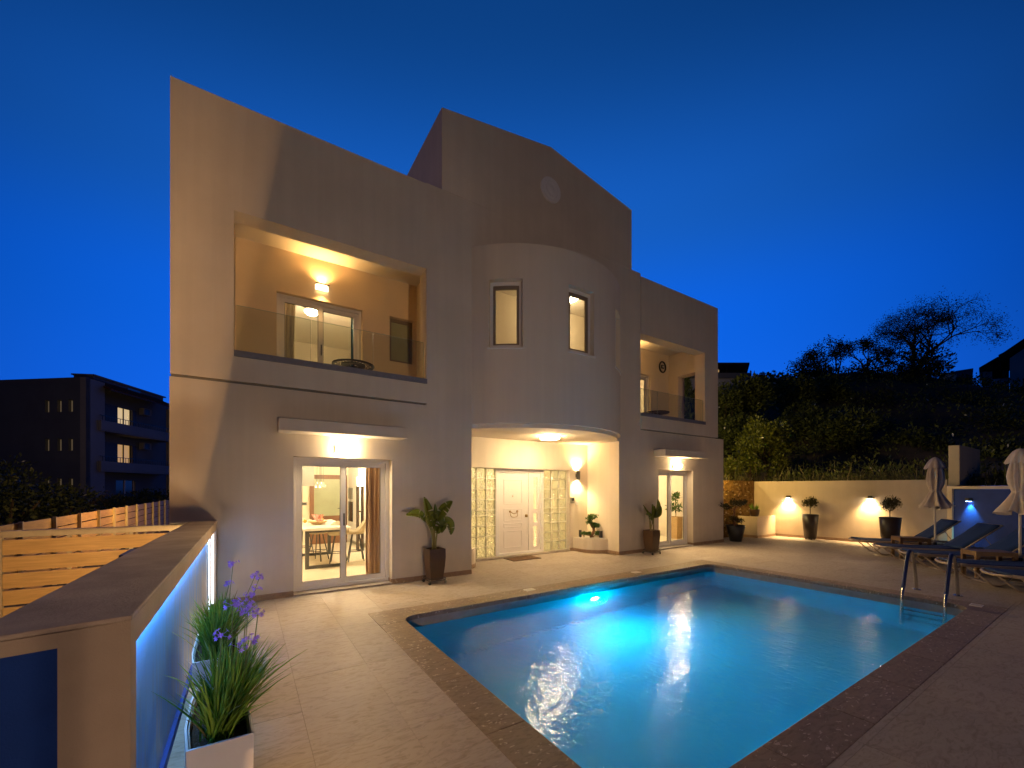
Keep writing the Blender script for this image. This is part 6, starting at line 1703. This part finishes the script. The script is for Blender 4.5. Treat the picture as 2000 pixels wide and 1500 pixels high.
gd = mk(ab(4.22, 4.30, -1.36, -1.28, .0, 2.25).prism([A(5.15, -1.28), A(5.25, -1.28), A(5.25, -1.36), A(5.15, -1.36)], 0, 2.25).prism([A(6.1, -1.28), A(6.18, -1.28), A(6.18, -1.36), A(6.1, -1.36)], 0, 2.25), 'glass_door', 'farwall', apt)
mk(ab(4.301, 5.149, -1.34, -1.33, 0, 2.25), 'pane', 'darkglass', gd); mk(ab(5.251, 6.099, -1.34, -1.33, 0, 2.25), 'pane', 'darkglass', gd)
rf = MB(); P3 = lambda a, b, z: (*A(a, b), z)
rf.add([P3(1.3, .55, 8.62), P3(9.2, .55, 8.62), P3(8.8, -1.25, 9.45), P3(1.7, -1.25, 9.45), P3(1.3, .55, 8.74), P3(9.2, .55, 8.74), P3(8.8, -1.25, 9.57), P3(1.7, -1.25, 9.57)], [(0, 3, 2, 1), (4, 5, 6, 7), (0, 1, 5, 4), (1, 2, 6, 5), (2, 3, 7, 6), (3, 0, 4, 7)])
ro = mk(rf, 'awning_roof', 'rooftile', apt)
for k in range(24):
    a = 1.45 + k * .32
    MB().tube([P3(a, .56, 8.75), P3(1.7 + (a - 1.3) * 7.1 / 7.9, -1.24, 9.58)], .055, 6).build('tile', 'rooftile', ro)
mk(ab(8.4, 8.8, -.3, .1, -.2, 8.61), 'pillar', 'aptlight', apt)

# houses on the hill
def solid(pts, d0, d1):
    """outline in bearing/elevation at distance d0, given real depth to d1 (same metres at both ends)"""
    a = [KP(u, v, d0) for u, v in pts]; um = (sum(u for u, v in pts) / len(pts) - 1000) / 802.15; dv = (K(um, 1) - K(0, 0)).normalized() * (d1 - d0); n = len(a)
    return MB().add([p for p in a] + [p + dv for p in a], [tuple(range(n)), tuple(range(n, 2 * n))[::-1]] + [(i, n + i, n + (i + 1) % n, (i + 1) % n) for i in range(n)])
h1 = empty('hill_house', KP(1420, 760, 42), 'flat roofed house with a dark roof terrace just right of the villa edge', 'house'); h1.location = (0, 0, 0)
mk(solid([(1340, 795), (1470, 795), (1470, 738), (1340, 738)], 42, 50), 'wall', 'farwall', h1)
mk(solid([(1340, 737.8), (1468, 737.8), (1468, 728), (1340, 728)], 41.8, 42.1), 'parapet', 'aptlight', h1)
mk(solid([(1340, 711.5), (1464, 711.5), (1464, 708), (1340, 708)], 41.6, 49), 'roof', 'shutter', h1)
mk(solid([(1340, 737), (1456, 737), (1456, 711.8), (1340, 711.8)], 44, 48), 'terrace_room', 'darkglass', h1)
for u in (1380, 1418, 1456): mk(solid([(u, 728), (u + 1.6, 728), (u + 1.6, 711.7), (u, 711.7)], 41.9, 42.0), 'post', 'shutter', h1)
mk(solid([(1402, 727), (1404.5, 727), (1404.5, 722), (1402, 722)], 41.85, 41.9), 'lamp', 'farlit_dim', h1)
h2 = empty('hill_house', (0, 0, 0), 'white house with stepped dark roofs on the hill at the right edge', 'house')
mk(solid([(1972, 790), (2170, 790), (2170, 660), (2060, 640), (1972, 700)], 42, 50), 'wall', 'farwall', h2)
mk(solid([(1950, 699), (1962, 694), (2000, 667), (2055, 632), (2180, 672), (2180, 666), (2055, 626), (2000, 661), (1960, 688), (1950, 693)], 41.3, 50.5), 'roof', 'rooftile', h2)
mk(solid([(1937, 780), (1971, 780), (1971, 704), (1951, 710), (1937, 716)], 46, 50), 'wall', 'aptwall', h2)
mk(solid([(1919, 790), (1938, 790), (1938, 720), (1919, 720)], 44, 50), 'wall', 'farwall', h2)
mk(solid([(1912, 722), (1953, 720), (1953, 697), (1948, 697), (1912, 718)], 43.2, 50), 'roof', 'rooftile', h2)
wn = mk(solid([(1956.5, 736), (1966, 734), (1966, 707), (1956.5, 711)], 45.8, 45.99), 'balcony_door', 'upvc', h2); mk(solid([(1958, 734), (1965, 733), (1965, 710), (1958, 713)], 45.7, 45.79), 'pane', 'farwall', wn)
wn = mk(solid([(1943, 728), (1949, 727), (1949, 716), (1943, 718)], 45.8, 45.99), 'window', 'upvc', h2); mk(solid([(1944, 727), (1948, 726), (1948, 717), (1944, 719)], 45.7, 45.79), 'pane', 'darkglass', wn)
mk(solid([(1937, 752), (1974, 748), (1974, 737), (1937, 741)], 43.6, 43.8), 'balcony', 'farwall', h2)
h3 = empty('hill_house', (0, 0, 0), 'far low house with one bright lit window beyond the hedge', 'house')
mk(solid([(1836, 765), (1868, 765), (1868, 729), (1836, 732)], 55, 62), 'wall', 'garden', h3); mk(solid([(1834, 731.5), (1868, 728.5), (1868, 726), (1834, 729)], 54.7, 62), 'roof', 'aptlight', h3)
wn = mk(solid([(1842, 750), (1851, 750), (1851, 741), (1842, 741)], 54.85, 54.98), 'window', 'upvc', h3); mk(solid([(1843, 749), (1850, 749), (1850, 742), (1843, 742)], 54.78, 54.84), 'pane', 'farspot', wn)
h4 = empty('hill_house', (0, 0, 0), 'small blue grey flat topped house between the lit house and the hedge', 'house')
mk(solid([(1867, 765), (1900, 765), (1900, 722), (1867, 727)], 58, 64), 'wall', 'aptwall', h4); mk(solid([(1865.5, 726.8), (1901, 721.5), (1901, 719), (1865.5, 724.5)], 57.7, 64.2), 'roof', 'aptlight', h4)

for i, (u, d, hh, lb) in enumerate(((1338, 21, 8.1, 'dark cypress seen through the side opening of the small balcony'), (1362, 23, 7.2, 'lower dark cypress seen through the side opening of the small balcony'))):
    c = KP(u, 900, d); gz = terrain_z(c.x, c.y)
    e = empty('cypress', (c.x, c.y, gz), lb, 'tree', 'cypresses behind the small balcony')
    mk(MB().tube([(0, 0, -.2), (0, 0, hh - gz)], [.14, .02], 6), 'trunk', 'bark', e)
    b = MB(); rr = R_(200 + i)
    for k in range(8):
        t_ = k / 7; crown(b, (0, 0, (hh - gz) * (.15 + .75 * t_)), (.75 * (1 - .7 * t_), .75 * (1 - .7 * t_), (hh - gz) * .13), 330, .2, .07, rr, 14, .6, .9, .4)
    mk(b, 'crown', 'shadehedge', e)
